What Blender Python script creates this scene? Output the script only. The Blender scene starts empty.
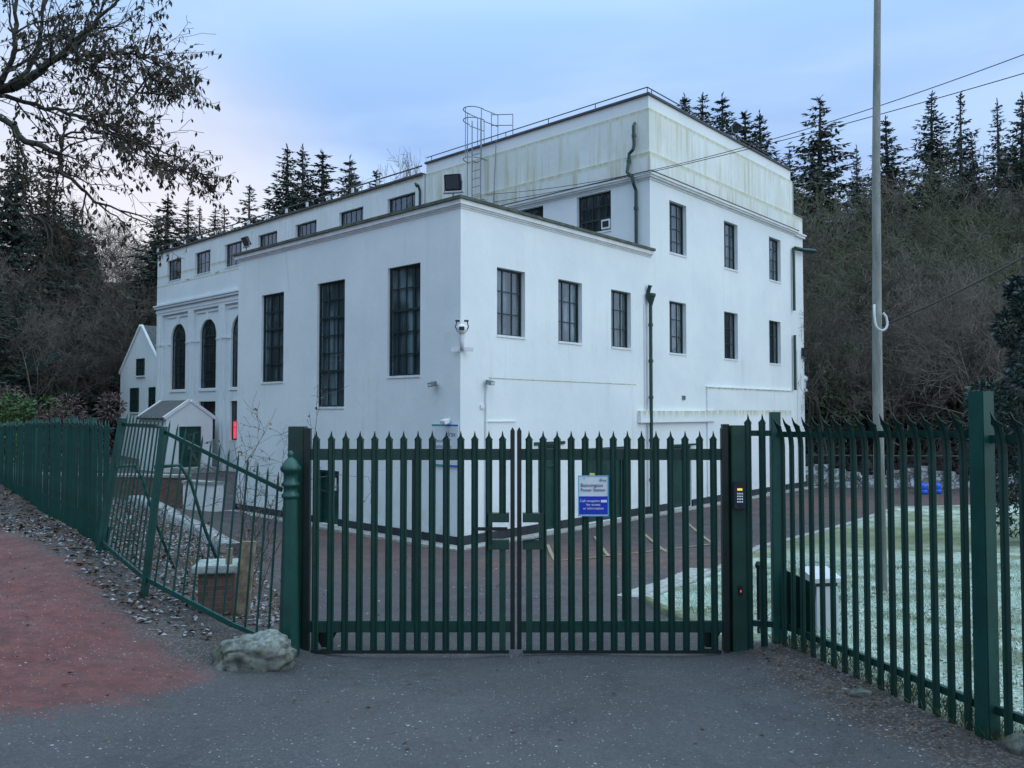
import bpy, bmesh, math, random
import numpy as np
from mathutils import Vector, Matrix
random.seed(7); rng = np.random.default_rng(7)
R_ = math.radians
scene = bpy.context.scene
COL = scene.collection

# ------------------------------------------------------------------ objects
def tag(o, label=None, cat=None, group=None, kind=None):
    if label: o['label'] = label
    if cat: o['category'] = cat
    if group: o['group'] = group
    if kind: o['kind'] = kind
    return o
def empty(name, loc=(0, 0, 0), rz=0, parent=None):
    o = bpy.data.objects.new(name, None); COL.objects.link(o)
    o.location = loc; o.rotation_euler = (0, 0, rz); o.empty_display_size = .2
    if parent: o.parent = parent
    return o
def link(name, me, parent=None):
    o = bpy.data.objects.new(name, me); COL.objects.link(o)
    if parent: o.parent = parent
    return o
def copy_tree(o, parent=None):
    c = o.copy(); COL.objects.link(c); c.parent = parent
    for ch in list(o.children): copy_tree(ch, c)
    return c
class MB:
    def __init__(s): s.v = []; s.f = []
    def add(s, vs, fs):
        n = len(s.v); s.v += [tuple(p) for p in vs]; s.f += [tuple(i + n for i in f) for f in fs]; return s
    def box(s, x0, x1, y0, y1, z0, z1):
        return s.add([(x0,y0,z0),(x1,y0,z0),(x1,y1,z0),(x0,y1,z0),(x0,y0,z1),(x1,y0,z1),(x1,y1,z1),(x0,y1,z1)],
                     [(0,3,2,1),(4,5,6,7),(0,1,5,4),(1,2,6,5),(2,3,7,6),(3,0,4,7)])
    def obox(s, c, ax, ay, az, hx, hy, hz):
        c = Vector(c); ax, ay, az = Vector(ax).normalized(), Vector(ay).normalized(), Vector(az).normalized()
        P = [c + ax*sx*hx + ay*sy*hy + az*sz*hz for sz in (-1,1) for sx, sy in ((-1,-1),(1,-1),(1,1),(-1,1))]
        return s.add(P, [(0,3,2,1),(4,5,6,7),(0,1,5,4),(1,2,6,5),(2,3,7,6),(3,0,4,7)])
    def bar(s, a, b, w, h=None, up=(0,0,1)):
        a, b = Vector(a), Vector(b); h = h or w; d = (b-a)
        u = Vector(up)
        if abs(d.normalized().dot(u)) > .98: u = Vector((0,1,0))
        side = d.cross(u).normalized(); u2 = side.cross(d).normalized()
        return s.obox((a+b)/2, d, side, u2, d.length/2, w/2, h/2)
    def tube(s, pts, r, n=8, caps=True):
        pts = [Vector(p) for p in pts]; rs = r if isinstance(r, (list, tuple)) else [r]*len(pts)
        base = len(s.v); ref = None
        for i, p in enumerate(pts):
            d = (pts[min(i+1, len(pts)-1)] - pts[max(i-1, 0)]).normalized()
            if ref is None: ref = Vector((1,0,0)) if abs(d.x) < .8 else Vector((0,1,0))
            a = (ref - d*ref.dot(d)).normalized(); ref = a; b = d.cross(a)
            for k in range(n):
                t = 2*math.pi*k/n; s.v.append(tuple(p + (a*math.cos(t)+b*math.sin(t))*rs[i]))
        for i in range(len(pts)-1):
            for k in range(n):
                k2 = (k+1) % n; o = base+i*n
                s.f.append((o+k, o+k2, o+n+k2, o+n+k))
        if caps:
            s.f.append(tuple(base+k for k in reversed(range(n)))); s.f.append(tuple(base+(len(pts)-1)*n+k for k in range(n)))
        return s
    def lathe(s, c, prof, n=16, rot=0):
        base = len(s.v); c = Vector(c)
        for r, z in prof:
            for k in range(n):
                t = 2*math.pi*k/n+rot; s.v.append((c.x+r*math.cos(t), c.y+r*math.sin(t), c.z+z))
        for i in range(len(prof)-1):
            for k in range(n):
                k2 = (k+1) % n; o = base+i*n; s.f.append((o+k, o+k2, o+n+k2, o+n+k))
        s.f.append(tuple(base+k for k in reversed(range(n)))); s.f.append(tuple(base+(len(prof)-1)*n+k for k in range(n)))
        return s
    def prism(s, poly, d):
        n = len(poly); d = Vector(d); P = [Vector(p) for p in poly]
        return s.add(P + [p+d for p in P], [tuple(range(n)), tuple(range(2*n-1, n-1, -1))] + [(i, i+n, (i+1) % n+n, (i+1) % n) for i in range(n)])
    def mesh(s, name, mat, smooth=False, fix=True, bevel=0):
        me = bpy.data.meshes.new(name); me.from_pydata(s.v, [], s.f); me.materials.append(mat)
        if fix or bevel:
            bm = bmesh.new(); bm.from_mesh(me)
            if fix: bmesh.ops.recalc_face_normals(bm, faces=bm.faces)
            if bevel: bmesh.ops.bevel(bm, geom=list(bm.edges), offset=bevel, segments=2, affect='EDGES')
            bm.to_mesh(me); bm.free()
        if smooth: me.shade_smooth()
        return me
    def build(s, name, mat, parent=None, **k):
        return link(name, s.mesh(name, mat, **k), parent)
def np_mesh(name, V, F, mat, smooth=False):
    """V (n,3), F (m,k) all of the same size k"""
    me = bpy.data.meshes.new(name); V = np.asarray(V, dtype=np.float32); F = np.asarray(F, dtype=np.int32); k = F.shape[1]
    me.vertices.add(len(V)); me.vertices.foreach_set('co', V.ravel())
    me.loops.add(F.size); me.loops.foreach_set('vertex_index', F.ravel())
    me.polygons.add(len(F)); me.polygons.foreach_set('loop_start', np.arange(0, F.size, k, dtype=np.int32))
    me.polygons.foreach_set('loop_total', np.full(len(F), k, dtype=np.int32))
    me.update(calc_edges=True); me.materials.append(mat)
    if smooth: me.shade_smooth()
    return me

# ------------------------------------------------------------------ materials
class NT:
    def __init__(s, name):
        s.m = bpy.data.materials.new(name); s.m.use_nodes = True; s.t = s.m.node_tree; s.n = s.t.nodes
        s.b = s.n['Principled BSDF']; s.co = None
    def new(s, k, **kw):
        n = s.n.new(k)
        for a, v in kw.items(): setattr(n, a, v)
        return n
    def l(s, a, b): s.t.links.new(a, b)
    def coords(s, kind='Object'):
        c = s.new('ShaderNodeTexCoord'); return c.outputs[kind]
    def put(s, sock, v):
        if isinstance(v, (int, float)): sock.default_value = v
        elif isinstance(v, (tuple, list)): sock.default_value = tuple(v) + ((1,) if len(v) == 3 and sock.type == 'RGBA' else ())
        else: s.l(v, sock)
    def noise(s, scale, detail=4, rough=.6, vec=None, sc=None, dist=0):
        v = vec or s.coords()
        if sc:
            mp = s.new('ShaderNodeMapping'); mp.inputs['Scale'].default_value = sc; s.l(v, mp.inputs[0]); v = mp.outputs[0]
        n = s.new('ShaderNodeTexNoise'); n.inputs['Scale'].default_value = scale; n.inputs['Detail'].default_value = detail
        n.inputs['Roughness'].default_value = rough; n.inputs['Distortion'].default_value = dist; s.l(v, n.inputs['Vector']); return n.outputs['Fac']
    def vor(s, scale, feature='F1', vec=None, out='Distance'):
        n = s.new('ShaderNodeTexVoronoi', feature=feature); n.inputs['Scale'].default_value = scale; s.l(vec or s.coords(), n.inputs['Vector']); return n.outputs[out]
    def ramp(s, fac, a, b, lo=0., hi=1., smooth=True):
        n = s.new('ShaderNodeMapRange', interpolation_type='SMOOTHSTEP' if smooth else 'LINEAR'); n.clamp = True if not smooth else n.clamp
        s.l(fac, n.inputs[0]); n.inputs[1].default_value = a; n.inputs[2].default_value = b; n.inputs[3].default_value = lo; n.inputs[4].default_value = hi
        return n.outputs[0]
    def mix(s, fac, a, b, mode='MIX'):
        n = s.new('ShaderNodeMix', data_type='RGBA', blend_type=mode)
        s.put(n.inputs[0], fac); s.put(n.inputs[6], a); s.put(n.inputs[7], b); return n.outputs[2]
    def math(s, op, a, b=0.):
        n = s.new('ShaderNodeMath', operation=op); s.put(n.inputs[0], a); s.put(n.inputs[1], b); return n.outputs[0]
    def sep(s, v):
        n = s.new('ShaderNodeSeparateXYZ'); s.l(v, n.inputs[0]); return n.outputs
    def bump(s, h, strength=.3, dist=.01, prev=None):
        n = s.new('ShaderNodeBump'); n.inputs['Strength'].default_value = strength; n.inputs['Distance'].default_value = dist
        s.l(h, n.inputs['Height'])
        if prev is not None: s.l(prev, n.inputs['Normal'])
        s.l(n.outputs[0], s.b.inputs['Normal']); return n.outputs[0]
    def fin(s, col, rough=.7, metal=0.):
        s.put(s.b.inputs['Base Color'], col); s.put(s.b.inputs['Roughness'], rough); s.b.inputs['Metallic'].default_value = metal; return s.m
def plain(name, col, rough=.6, var=.25, scale=6., bump=0., metal=0.):
    t = NT(name); f = t.noise(scale, 5, .65)
    c = t.mix(t.ramp(f, .3, .7), [k*(1-var) for k in col], [min(1, k*(1+var)) for k in col])
    if bump: t.bump(t.noise(scale*6, 4), bump, .01)
    return t.fin(c, rough, metal)

def m_render_paint():
    t = NT('white_render'); co = t.coords(); xyz = t.sep(co)
    big = t.noise(.45, 6, .6, co); fine = t.noise(22, 6, .7, co)
    col = t.mix(t.ramp(big, .3, .7), (.66,.72,.74), (.75,.80,.81))
    col = t.mix(t.ramp(fine, .42, .75, 0, .25), col, (.62,.65,.67))
    # rain streaks: noise stretched along z
    st = t.noise(3.2, 5, .7, co, sc=(1, 1, .05)); st2 = t.noise(.8, 3, .5, co, sc=(1, 1, .35))
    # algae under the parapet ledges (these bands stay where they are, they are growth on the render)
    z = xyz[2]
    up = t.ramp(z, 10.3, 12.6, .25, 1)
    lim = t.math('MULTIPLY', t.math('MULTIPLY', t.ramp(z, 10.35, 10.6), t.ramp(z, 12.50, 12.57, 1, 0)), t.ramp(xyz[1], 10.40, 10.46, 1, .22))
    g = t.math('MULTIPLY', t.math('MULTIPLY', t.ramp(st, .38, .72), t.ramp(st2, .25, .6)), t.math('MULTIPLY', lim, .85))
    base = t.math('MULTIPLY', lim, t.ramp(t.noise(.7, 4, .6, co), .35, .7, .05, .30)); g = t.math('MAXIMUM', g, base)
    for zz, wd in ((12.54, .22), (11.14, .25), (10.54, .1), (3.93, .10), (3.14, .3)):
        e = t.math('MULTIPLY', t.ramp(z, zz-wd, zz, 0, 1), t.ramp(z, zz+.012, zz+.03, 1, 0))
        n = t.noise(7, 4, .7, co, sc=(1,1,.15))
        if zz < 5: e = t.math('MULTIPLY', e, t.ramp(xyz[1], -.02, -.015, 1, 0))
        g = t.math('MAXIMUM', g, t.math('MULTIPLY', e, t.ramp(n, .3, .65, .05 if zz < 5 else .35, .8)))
    if True:
        # faint growth below sills
        for zz in (4.98, 8.22, 3.96):
            e = t.math('MULTIPLY', t.ramp(z, zz-.5, zz, 0, 1), t.ramp(z, zz, zz+.02, 1, 0))
            g = t.math('MAXIMUM', g, t.math('MULTIPLY', e, t.ramp(st, .52, .8, 0, .25)))
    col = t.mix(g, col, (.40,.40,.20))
    gr = t.math('MULTIPLY', t.ramp(z, .1, 1.3, 1, 0), t.ramp(t.noise(2.5, 6, .7, co), .35, .75, 0, .6))
    col = t.mix(gr, col, (.38,.40,.38))
    col = t.mix(t.math('MULTIPLY', t.ramp(st, .50, .78, 0, .38), t.ramp(t.noise(.5, 3, .5, co), .4, .62)), col, (.47,.51,.51))
    crack = t.math('MULTIPLY', t.ramp(t.vor(.35, 'DISTANCE_TO_EDGE', co), 0, .005, .25, 0), t.ramp(t.noise(.6, 3), .45, .6))
    col = t.mix(crack, col, (.45,.47,.45))
    b = t.bump(t.noise(3, 5, .6, co), .35, .03); t.bump(t.noise(60, 3, .6, co), .35, .004, b)
    return t.fin(col, .78)
WHITE = m_render_paint()
CREAM = plain('white_trim', (.68,.71,.72), .7, .08, 3, .15)
def m_coping():
    t = NT('mossy_coping'); f = t.noise(5, 6, .7)
    return t.fin(t.mix(t.ramp(f, .35, .65), (.05,.06,.055), (.11,.13,.09)), .85)
COPING = m_coping()
LEAD = plain('dark_flashing', (.045,.05,.055), .55, .3, 4)
PLINTH = plain('black_plinth_paint', (.018,.022,.03), .6, .5, 3, .2)
ROOF = plain('flat_roof_felt', (.08,.085,.09), .9, .3, 2)
CONC = plain('grey_concrete', (.30,.30,.29), .9, .3, 7, .4)
def m_green(name, base, dirt=.35, rough=.42):
    t = NT(name); co = t.coords('Object'); f = t.noise(3.5, 6, .7, co); g = t.noise(14, 5, .7, co, sc=(1,1,.25))
    c = t.mix(t.ramp(f, .3, .7), [k*.65 for k in base], [k*1.25 for k in base])
    c = t.mix(t.ramp(g, .58, .78, 0, dirt), c, (.075,.085,.03))
    c = t.mix(t.ramp(t.noise(45, 3, .6, co), .66, .75, 0, .35), c, (.14,.16,.15))
    oi = t.new('ShaderNodeObjectInfo'); c = t.mix(t.math('MULTIPLY', oi.outputs['Random'], .35), c, [k*.45 for k in base])
    c = t.mix(t.ramp(t.noise(8, 6, .8, co), .68, .76, 0, .5), c, (.05,.035,.022))
    t.bump(t.noise(30, 4), .12, .004)
    return t.fin(c, rough)
GREEN = m_green('green_gate_paint', (.0035,.040,.030))
GREEN2 = m_green('weathered_teal_paint', (.0045,.068,.056), .55)
GREEN3 = m_green('mossy_post_paint', (.010,.050,.034), .8)
BLACKP = plain('black_paint', (.003,.012,.011), .45, .4, 8)
DOORG = plain('dark_green_door_paint', (.006,.045,.036), .4, .35, 2)
FRAME = plain('dark_window_paint', (.007,.028,.026), .45, .3, 5)
PIPE = plain('green_pipe_paint', (.006,.040,.034), .4, .3, 6)
METAL = plain('galvanised_steel', (.22,.25,.28), .45, .3, 12, 0, .7)
GREY = plain('pale_grey_plastic', (.50,.53,.56), .45, .08, 5)
WPL = plain('white_plastic', (.72,.74,.76), .4, .06, 5)
BLK = plain('black_plastic', (.012,.013,.015), .35, .2, 8)
SLATE = None
def m_slate():
    t = NT('roof_slates'); co = t.coords()
    b = t.new('ShaderNodeTexBrick'); t.l(co, b.inputs['Vector'])
    mp = t.new('ShaderNodeMapping'); mp.inputs['Rotation'].default_value = (0, R_(90), R_(0)); 
    b.inputs['Scale'].default_value = 3; b.inputs['Color1'].default_value = (.05,.055,.065,1); b.inputs['Color2'].default_value = (.085,.085,.10,1); b.inputs['Mortar'].default_value = (.02,.02,.02,1)
    c = t.mix(t.ramp(t.noise(3, 5), .4, .7, 0, .5), b.outputs['Color'], (.10,.11,.10))
    return t.fin(c, .7)
SLATE = m_slate()
def m_glass():
    t = NT('window_glass'); out = t.n['Material Output']
    tr = t.new('ShaderNodeBsdfTransparent'); tr.inputs[0].default_value = (.78,.86,.88,1)
    gl = t.new('ShaderNodeBsdfGlossy'); gl.inputs['Roughness'].default_value = .06; gl.inputs[0].default_value = (.8,.85,.9,1)
    bp = t.new('ShaderNodeBump'); bp.inputs['Strength'].default_value = .25; bp.inputs['Distance'].default_value = .02
    t.l(t.noise(1.6, 2), bp.inputs['Height']); t.l(bp.outputs[0], gl.inputs['Normal'])
    geo = t.new('ShaderNodeNewGeometry'); dt = t.new('ShaderNodeVectorMath', operation='DOT_PRODUCT'); t.l(geo.outputs['Normal'], dt.inputs[0]); t.l(geo.outputs['Incoming'], dt.inputs[1])
    mx = t.new('ShaderNodeMixShader'); f = t.math('ADD', t.math('MULTIPLY', t.math('POWER', t.math('SUBTRACT', 1., t.math('ABSOLUTE', dt.outputs['Value'])), 4.), .9), .13)
    t.l(f, mx.inputs[0]); t.l(tr.outputs[0], mx.inputs[1]); t.l(gl.outputs[0], mx.inputs[2]); t.l(mx.outputs[0], out.inputs[0])
    return t.m
GLASS = m_glass()
def m_window_back(name, dark, light, lo=.45, hi=.7):
    t = NT(name); co = t.coords()
    f = t.noise(4.5, 5, .7, co, sc=(1, 1, .06)); g = t.noise(.9, 3, .5, co)
    c = t.mix(t.math('MULTIPLY', t.ramp(f, lo, hi), t.ramp(g, .35, .6)), dark, light)
    t.bump(f, .6, .05)
    return t.fin(c, .9)
BLIND = m_window_back('window_curtain', (.05,.07,.08), (.34,.42,.46), .40, .66)
DARK_ROOM = m_window_back('dark_interior', (.018,.024,.028), (.13,.16,.18))  # dark colour stands in for the unlit room behind the panes
RED_ROOM = m_window_back('red_brown_interior', (.05,.012,.014), (.20,.06,.07), .35, .6)  # red brown colour stands in for the dim room behind the panes
def m_emit(name, col, s):
    t = NT(name); t.b.inputs['Emission Color'].default_value = (*col, 1); t.b.inputs['Emission Strength'].default_value = s
    return t.fin(col, .5)
REDGLOW = m_emit('red_glow', (1., .04, .07), 1.15)

# ------------------------------------------------------------------ terrain
AZ = R_(42.3); RV = np.array([math.sin(AZ), math.cos(AZ)]); LV = np.array([-math.cos(AZ), math.sin(AZ)])
C0 = np.array([-1.195, 18.501]); ZB = -.95
def bw(u, v): p = C0 + RV*u + LV*v; return float(p[0]), float(p[1])
ctrl = [(0,-4,.8),(0,0,.55),(0,4,.243),(0,7.17,0),(-1.8,7.17,.02),(1.9,7.17,.02),(2.35,7.17,.1),(2.92,5.06,.12),(3.5,3,.25),(5,0,.5),(8,-3,.8),
 (-1.97,7.17,.1),(-2.4,6.9,.08),(-3.0,7.7,.16),(-3.77,8.3,.25),(-4.83,9.5,.5),(-6.67,12,.45),(-8.8,14.6,.5),(-11.5,18,.56),(-18,27,.6),(-26,38,.6),
 (-4,6,.36),(-6,8,.5),(-8,11,.5),(-14,17,.6),(-5,3,.5),(-8,5,.6),(-3,2,.42),(-2,5,.2),(-22,26,.9),(-30,35,1.2),(-14,6,1.2),(-20,14,1.4),(-26,20,2),
 (0,9,-.19),(0,12,-.45),(0,15,-.74),(0,17.4,-.93),(1.8,8.5,-.1),(-2,9,-.2),(-3.2,11,-.5),(-4.6,11.4,.02),(-3.5,14,-.72),(-6.3,14.2,-.1),(-6,17,-.72),(-9,18.4,-.1),(-7.5,20,-.8),(-12,23,-.2),(-11,26,-.95),(-20,32,-.3),(-14,33,-.9),(-22,44,-.9),(-32,46,.3),
 (5.13,11.2,-.35),(1.7,10.5,-.3),(2.3,13,-.55),(5.5,17.9,-.85),(9.5,22.5,-.95),(12.5,26,-.95),(17,26.8,-.93),(3.1,8.3,0.0),(5,7,.1),(9,12,-.3),(14,16,-.5),(8,4,.3),(4,5.5,.15),(16,8,.3),(25,18,0),(25,28,-.6),(35,30,-.3),(20,31,-.9),(11.3,32,-.95),(30,5,1)]
for u, v in ((0,0),(4,0),(8,0),(12,0),(16,0),(20,0),(0,4),(0,8),(0,10.2),(8,27),(8,34),(6,20),(4,14)): ctrl.append((*bw(u, v), -.95))
ctrl = np.array(ctrl, dtype=float)
def tk(r2): return np.where(r2 > 1e-12, .5*r2*np.log(np.maximum(r2, 1e-12)), 0.)
def tps_fit(c):
    n = len(c); d = ((c[:, None, :2]-c[None, :, :2])**2).sum(-1); K = tk(d) + np.eye(n)*.02
    P = np.hstack([np.ones((n,1)), c[:, :2]]); A = np.block([[K, P],[P.T, np.zeros((3,3))]])
    return np.linalg.solve(A, np.concatenate([c[:, 2], np.zeros(3)]))
W = tps_fit(ctrl)
def sst(x, a, b): t = np.clip((x-a)/(b-a), 0, 1); return t*t*(3-2*t)
def height(x, y):
    x = np.asarray(x, dtype=float); y = np.asarray(y, dtype=float); sh = np.broadcast(x, y).shape
    xf, yf = np.broadcast_to(x, sh).ravel(), np.broadcast_to(y, sh).ravel()
    xc, yc = np.clip(xf, -34, 36), np.clip(yf, -5, 50)
    out = np.empty(len(xf))
    for i in range(0, len(xf), 20000):
        s = slice(i, i+20000)
        d = (xc[s, None]-ctrl[None, :, 0])**2 + (yc[s, None]-ctrl[None, :, 1])**2
        out[s] = tk(d) @ W[:-3] + W[-3] + W[-2]*xc[s] + W[-1]*yc[s]
    far = sst(np.hypot(xf-0, yf-15), 34, 50); out = out*(1-far) + (-.6)*far
    # wooded valley sides
    b = np.interp(xf, [-60,-42,-30,-24,-12,6,12,60], [30,36,44,58,66,46,34.5,26])
    d = yf - b
    hill = 16*sst(d, -1.5, 46) + 3*sst(d, 40, 120)
    dl = np.clip(-xf-30, 0, 60); hill = hill + 17*sst(dl, 0, 34)*(1-sst(d, -5, 30))
    out = out + hill + .35*np.sin(xf*.35+1)*np.cos(yf*.3)*sst(d, 2, 12)
    return out.reshape(sh)
def hz(x, y): return float(height(x, y))

def poly_sd(x, y, P):
    """signed distance, positive inside"""
    P = np.array(P, dtype=float); n = len(P); dmin = np.full(x.shape, 1e9); ins = np.zeros(x.shape, bool)
    for i in range(n):
        a, b = P[i], P[(i+1) % n]; e = b-a; wx, wy = x-a[0], y-a[1]
        t = np.clip((wx*e[0]+wy*e[1])/(e@e), 0, 1); dmin = np.minimum(dmin, np.hypot(wx-e[0]*t, wy-e[1]*t))
        c = ((a[1] <= y) & (b[1] > y)) | ((b[1] <= y) & (a[1] > y))
        with np.errstate(divide='ignore', invalid='ignore'):
            xi = a[0] + (y-a[1])/(b[1]-a[1]+1e-12)*(b[0]-a[0])
        ins ^= c & (x < xi)
    return np.where(ins, dmin, -dmin)
P_ROAD = [(-1.95,7.25),(1.95,7.25),(2.05,6.2),(2.22,5.5),(2.5,4.4),(3.2,2),(5,-6),(-30,-6),(-14,3.2),(-8,4.4),(-3.4,5.3),(-2.9,5.8),(-2.5,6.5)]
P_RED = [(-2.35,6.3),(-3.1,6.95),(-4.3,8.2),(-6.8,10.8),(-12,16.4),(-20,25.6),(-30,37),(-36,36),(-24,20),(-14,9.5),(-9,4.2),(-14,2.6),(-3.3,4.8),(-2.6,5.3)]
P_YARD = [(-1.95,7.25),(-2.5,10),(-3.6,13),(-5.2,17),(-7.6,21.5),(-9.6,26),(-14,33),(-22,42),(-16,44),(3,40),(11,33),(20,31.6),(40,29.5),(40,26),(30,26.6),(17,27),(12.5,26.2),(9.5,22.6),(5.5,17.9),(3.6,14.3),(2.5,12.2),(1.75,10.6),(1.95,7.25)]
P_LAWN = [(2.0,7.6),(1.8,10.6),(2.55,12.1),(3.65,14.2),(5.55,17.8),(9.5,22.4),(12.5,26),(17,26.8),(30,26.4),(40,25.8),(40,2),(9,1),(4.2,3),(3.0,5.06),(2.45,7.2)]
def m_ground():
    t = NT('ground_surface'); co = t.coords('Object')
    def att(n):
        a = t.new('ShaderNodeAttribute'); a.attribute_name = n; return a.outputs['Fac']
    edge = t.noise(2.2, 6, .65, co); e2 = t.noise(.5, 4, .6, co); fine = t.noise(40, 5, .75, co); mid = t.noise(7, 6, .7, co)
    def mask(n, w=.22, k=1.6):
        a = t.math('ADD', att(n), t.math('MULTIPLY', t.math('SUBTRACT', edge, .5), k)); a = t.math('ADD', a, t.math('MULTIPLY', t.math('SUBTRACT', t.noise(16, 6, .8, co), .5), k*.9))
        return t.ramp(a, -w, w)
    # leaf litter, frosted
    v = t.vor(75, 'F1', co, 'Color'); vr = t.sep(v)[0]
    lit = t.mix(t.ramp(vr, .1, .9), (.040,.028,.024), (.10,.072,.060))
    lit = t.mix(t.ramp(mid, .3, .62), lit, (.035,.030,.030))
    fr = t.math('MULTIPLY', t.math('GREATER_THAN', t.sep(v)[1], .84), t.ramp(e2, .38, .6))
    lit = t.mix(t.math("MULTIPLY", fr, .2), lit, (.42,.45,.50))
    # far hillside: dark leaf floor
    col = lit
    # asphalt
    tar = t.mix(t.ramp(fine, .3, .7), (.040,.042,.048), (.085,.088,.098)); tar = t.mix(t.ramp(e2, .35, .65, 0, .45), tar, (.055,.045,.050))
    tar = t.mix(t.ramp(t.noise(1.1, 5, .7, co, dist=.6), .62, .75, 0, .25), tar, (.14,.085,.08))
    tar = t.mix(t.ramp(t.noise(.9, 6, .75, co, dist=1.), .5, .68, 0, .55), tar, (.030,.032,.040)); tar = t.mix(t.ramp(t.noise(20, 5, .8, co), .58, .75, 0, .5), tar, (.022,.023,.027))
    tar = t.mix(t.ramp(t.noise(.35, 3, .4, co, dist=.3), .50, .53, 0, .35), tar, (.085,.080,.085)); tar = t.mix(t.ramp(t.vor(6, 'DISTANCE_TO_EDGE', co), 0, .05, .25, 0), tar, (.03,.03,.035))
    cr = t.ramp(t.vor(.55, 'DISTANCE_TO_EDGE', co), 0, .006, .5, 0); tar = t.mix(t.math('MULTIPLY', cr, t.ramp(mid, .45, .6)), tar, (.02,.02,.022))
    col = t.mix(mask('road', .1, .5), col, tar)
    red = t.mix(t.ramp(mid, .3, .72), (.088,.029,.028), (.185,.053,.048)); red = t.mix(t.ramp(e2, .5, .75, 0, .6), red, (.085,.050,.050)); red = t.mix(t.ramp(t.noise(11, 6, .8, co), .50, .66, 0, .7), red, (.050,.034,.036))
    red = t.mix(t.ramp(fine, .55, .75, 0, .4), red, (.05,.035,.035))
    col = t.mix(mask('red', .24, 1.), col, red)
    yd = t.mix(t.ramp(fine, .3, .7), (.034,.030,.034), (.066,.055,.062))
    rp = t.mix(t.ramp(mid, .3, .7), (.085,.042,.036), (.13,.065,.055))
    yd = t.mix(t.math('MULTIPLY', att('redpatch'), t.ramp(e2, .35, .55)), yd, rp)
    col = t.mix(mask('yard', .1, .35), col, yd)
    gr = t.mix(t.ramp(t.noise(3, 5, .7, co), .35, .65), (.06,.085,.028), (.14,.16,.06))
    fz = t.math('MULTIPLY', t.ramp(t.noise(.8, 6, .7, co), .38, .56, .12, 1), t.ramp(t.noise(30, 4, .7, co), .30, .60))
    gr = t.mix(t.math('MULTIPLY', fz, att('frost')), gr, (.50,.62,.57))
    gr = t.mix(t.math('MULTIPLY', t.ramp(t.noise(4.5, 5, .7, co), .60, .70), .7), gr, (.07,.045,.035))
    col = t.mix(mask('lawn', .08, .25), col, gr)
    # grit, salt and frost specks on the hard surfaces
    def specks(scale, thr, rad):
        vc = t.sep(t.vor(scale, 'F1', co, 'Color')); return t.math('MULTIPLY', t.math('GREATER_THAN', vc[0], thr), t.ramp(t.vor(scale, 'F1', co), rad*.5, rad, 1, 0))
    sp = t.math('MAXIMUM', specks(38, .82, .27), specks(15, .93, .2)); sp = t.math('MAXIMUM', sp, t.math('MULTIPLY', specks(90, .86, .33), .6))
    sp = t.math('MULTIPLY', sp, t.ramp(t.noise(1.3, 4, .7, co), .30, .62, .25, 1))
    near = att('near')
    col = t.mix(t.math('MULTIPLY', t.math('MULTIPLY', sp, near), .85), col, (.42,.44,.48))
    b = t.bump(t.noise(14, 5, .7, co), .5, .03); t.bump(t.noise(120, 3, .8, co), .7, .008, b)
    rough = t.ramp(t.noise(1.5, 4, .6, co), .3, .7, .62, .92)
    return t.fin(col, rough)
GROUND = m_ground()
def axis(lo, hi, a, b, d0, g):
    xs = list(np.arange(a, b+1e-6, d0)); s = d0; x = b
    while x < hi: s *= g; x += s; xs.append(x)
    s = d0; x = a
    while x > lo: s *= g; x -= s; xs.insert(0, x)
    return np.array(xs)
gx = axis(-420, 420, -10, 8, .14, 1.035); gy = axis(-60, 600, 2.5, 18, .14, 1.035)
GX, GY = np.meshgrid(gx, gy); GZ = height(GX, GY)
near = np.hypot(GX, GY-5) < 25
GZ += np.where(near, .012*np.sin(GX*3.1+np.sin(GY*2.3))*np.cos(GY*2.7), 0)
reg = {n: poly_sd(GX, GY, P) for n, P in (('road', P_ROAD), ('red', P_RED), ('yard', P_YARD), ('lawn', P_LAWN))}
ny, nx = GX.shape
V = np.stack([GX, GY, GZ], -1).reshape(-1, 3)
idx = np.arange(nx*ny).reshape(ny, nx)
Q = np.stack([idx[:-1,:-1], idx[:-1,1:], idx[1:,1:], idx[1:,:-1]], -1).reshape(-1, 4)
cx = V[Q][:, :, 0].mean(1); cy = V[Q][:, :, 1].mean(1)
fs = {n: reg[n].ravel()[Q].mean(1) for n in reg}
cls = np.zeros(len(Q), int)
cls[(cy > np.interp(cx, [-60,-42,-30,-24,-12,6,12,60], [30,36,44,58,66,46,34.5,26]))] = 5
for k, n in ((4,'red'),(1,'road'),(2,'yard'),(3,'lawn')): cls[fs[n] > 0] = k
dpatch = np.exp(-((GX-1.5)/5)**2 - ((GY-16.3)/2.6)**2) + np.exp(-((GX-9)/6)**2-((GY-27)/2.5)**2) + np.exp(-((GX-20)/8)**2-((GY-29)/2)**2) + np.exp(-((GX+4)/2)**2-((GY-19.5)/2)**2)
frost = .35 + .65*sst(GY, 17, 10) if False else np.clip(1.05 - .95*np.exp(-((GY-19.0)/3.0)**2), .15, 1)
attrs = {**{n: np.clip(reg[n]/1.0, -2, 2) for n in reg}, 'redpatch': np.clip(dpatch, 0, 1), 'frost': frost, 'near': 1-.75*sst(np.hypot(GX, GY), 9, 30)}
for k, nm in enumerate(('ground', 'road', 'yard', 'lawn', 'path', 'hill')):
    F = Q[cls == k]; used, inv = np.unique(F, return_inverse=True)
    me = np_mesh(nm, V[used], inv.reshape(F.shape), GROUND, True)
    for an, arr in attrs.items():
        a = me.attributes.new(an, 'FLOAT', 'POINT'); a.data.foreach_set('value', arr.ravel()[used].astype(np.float32))
    o = link(nm, me); tag(o, kind='structure')
exec_marks = []

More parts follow.
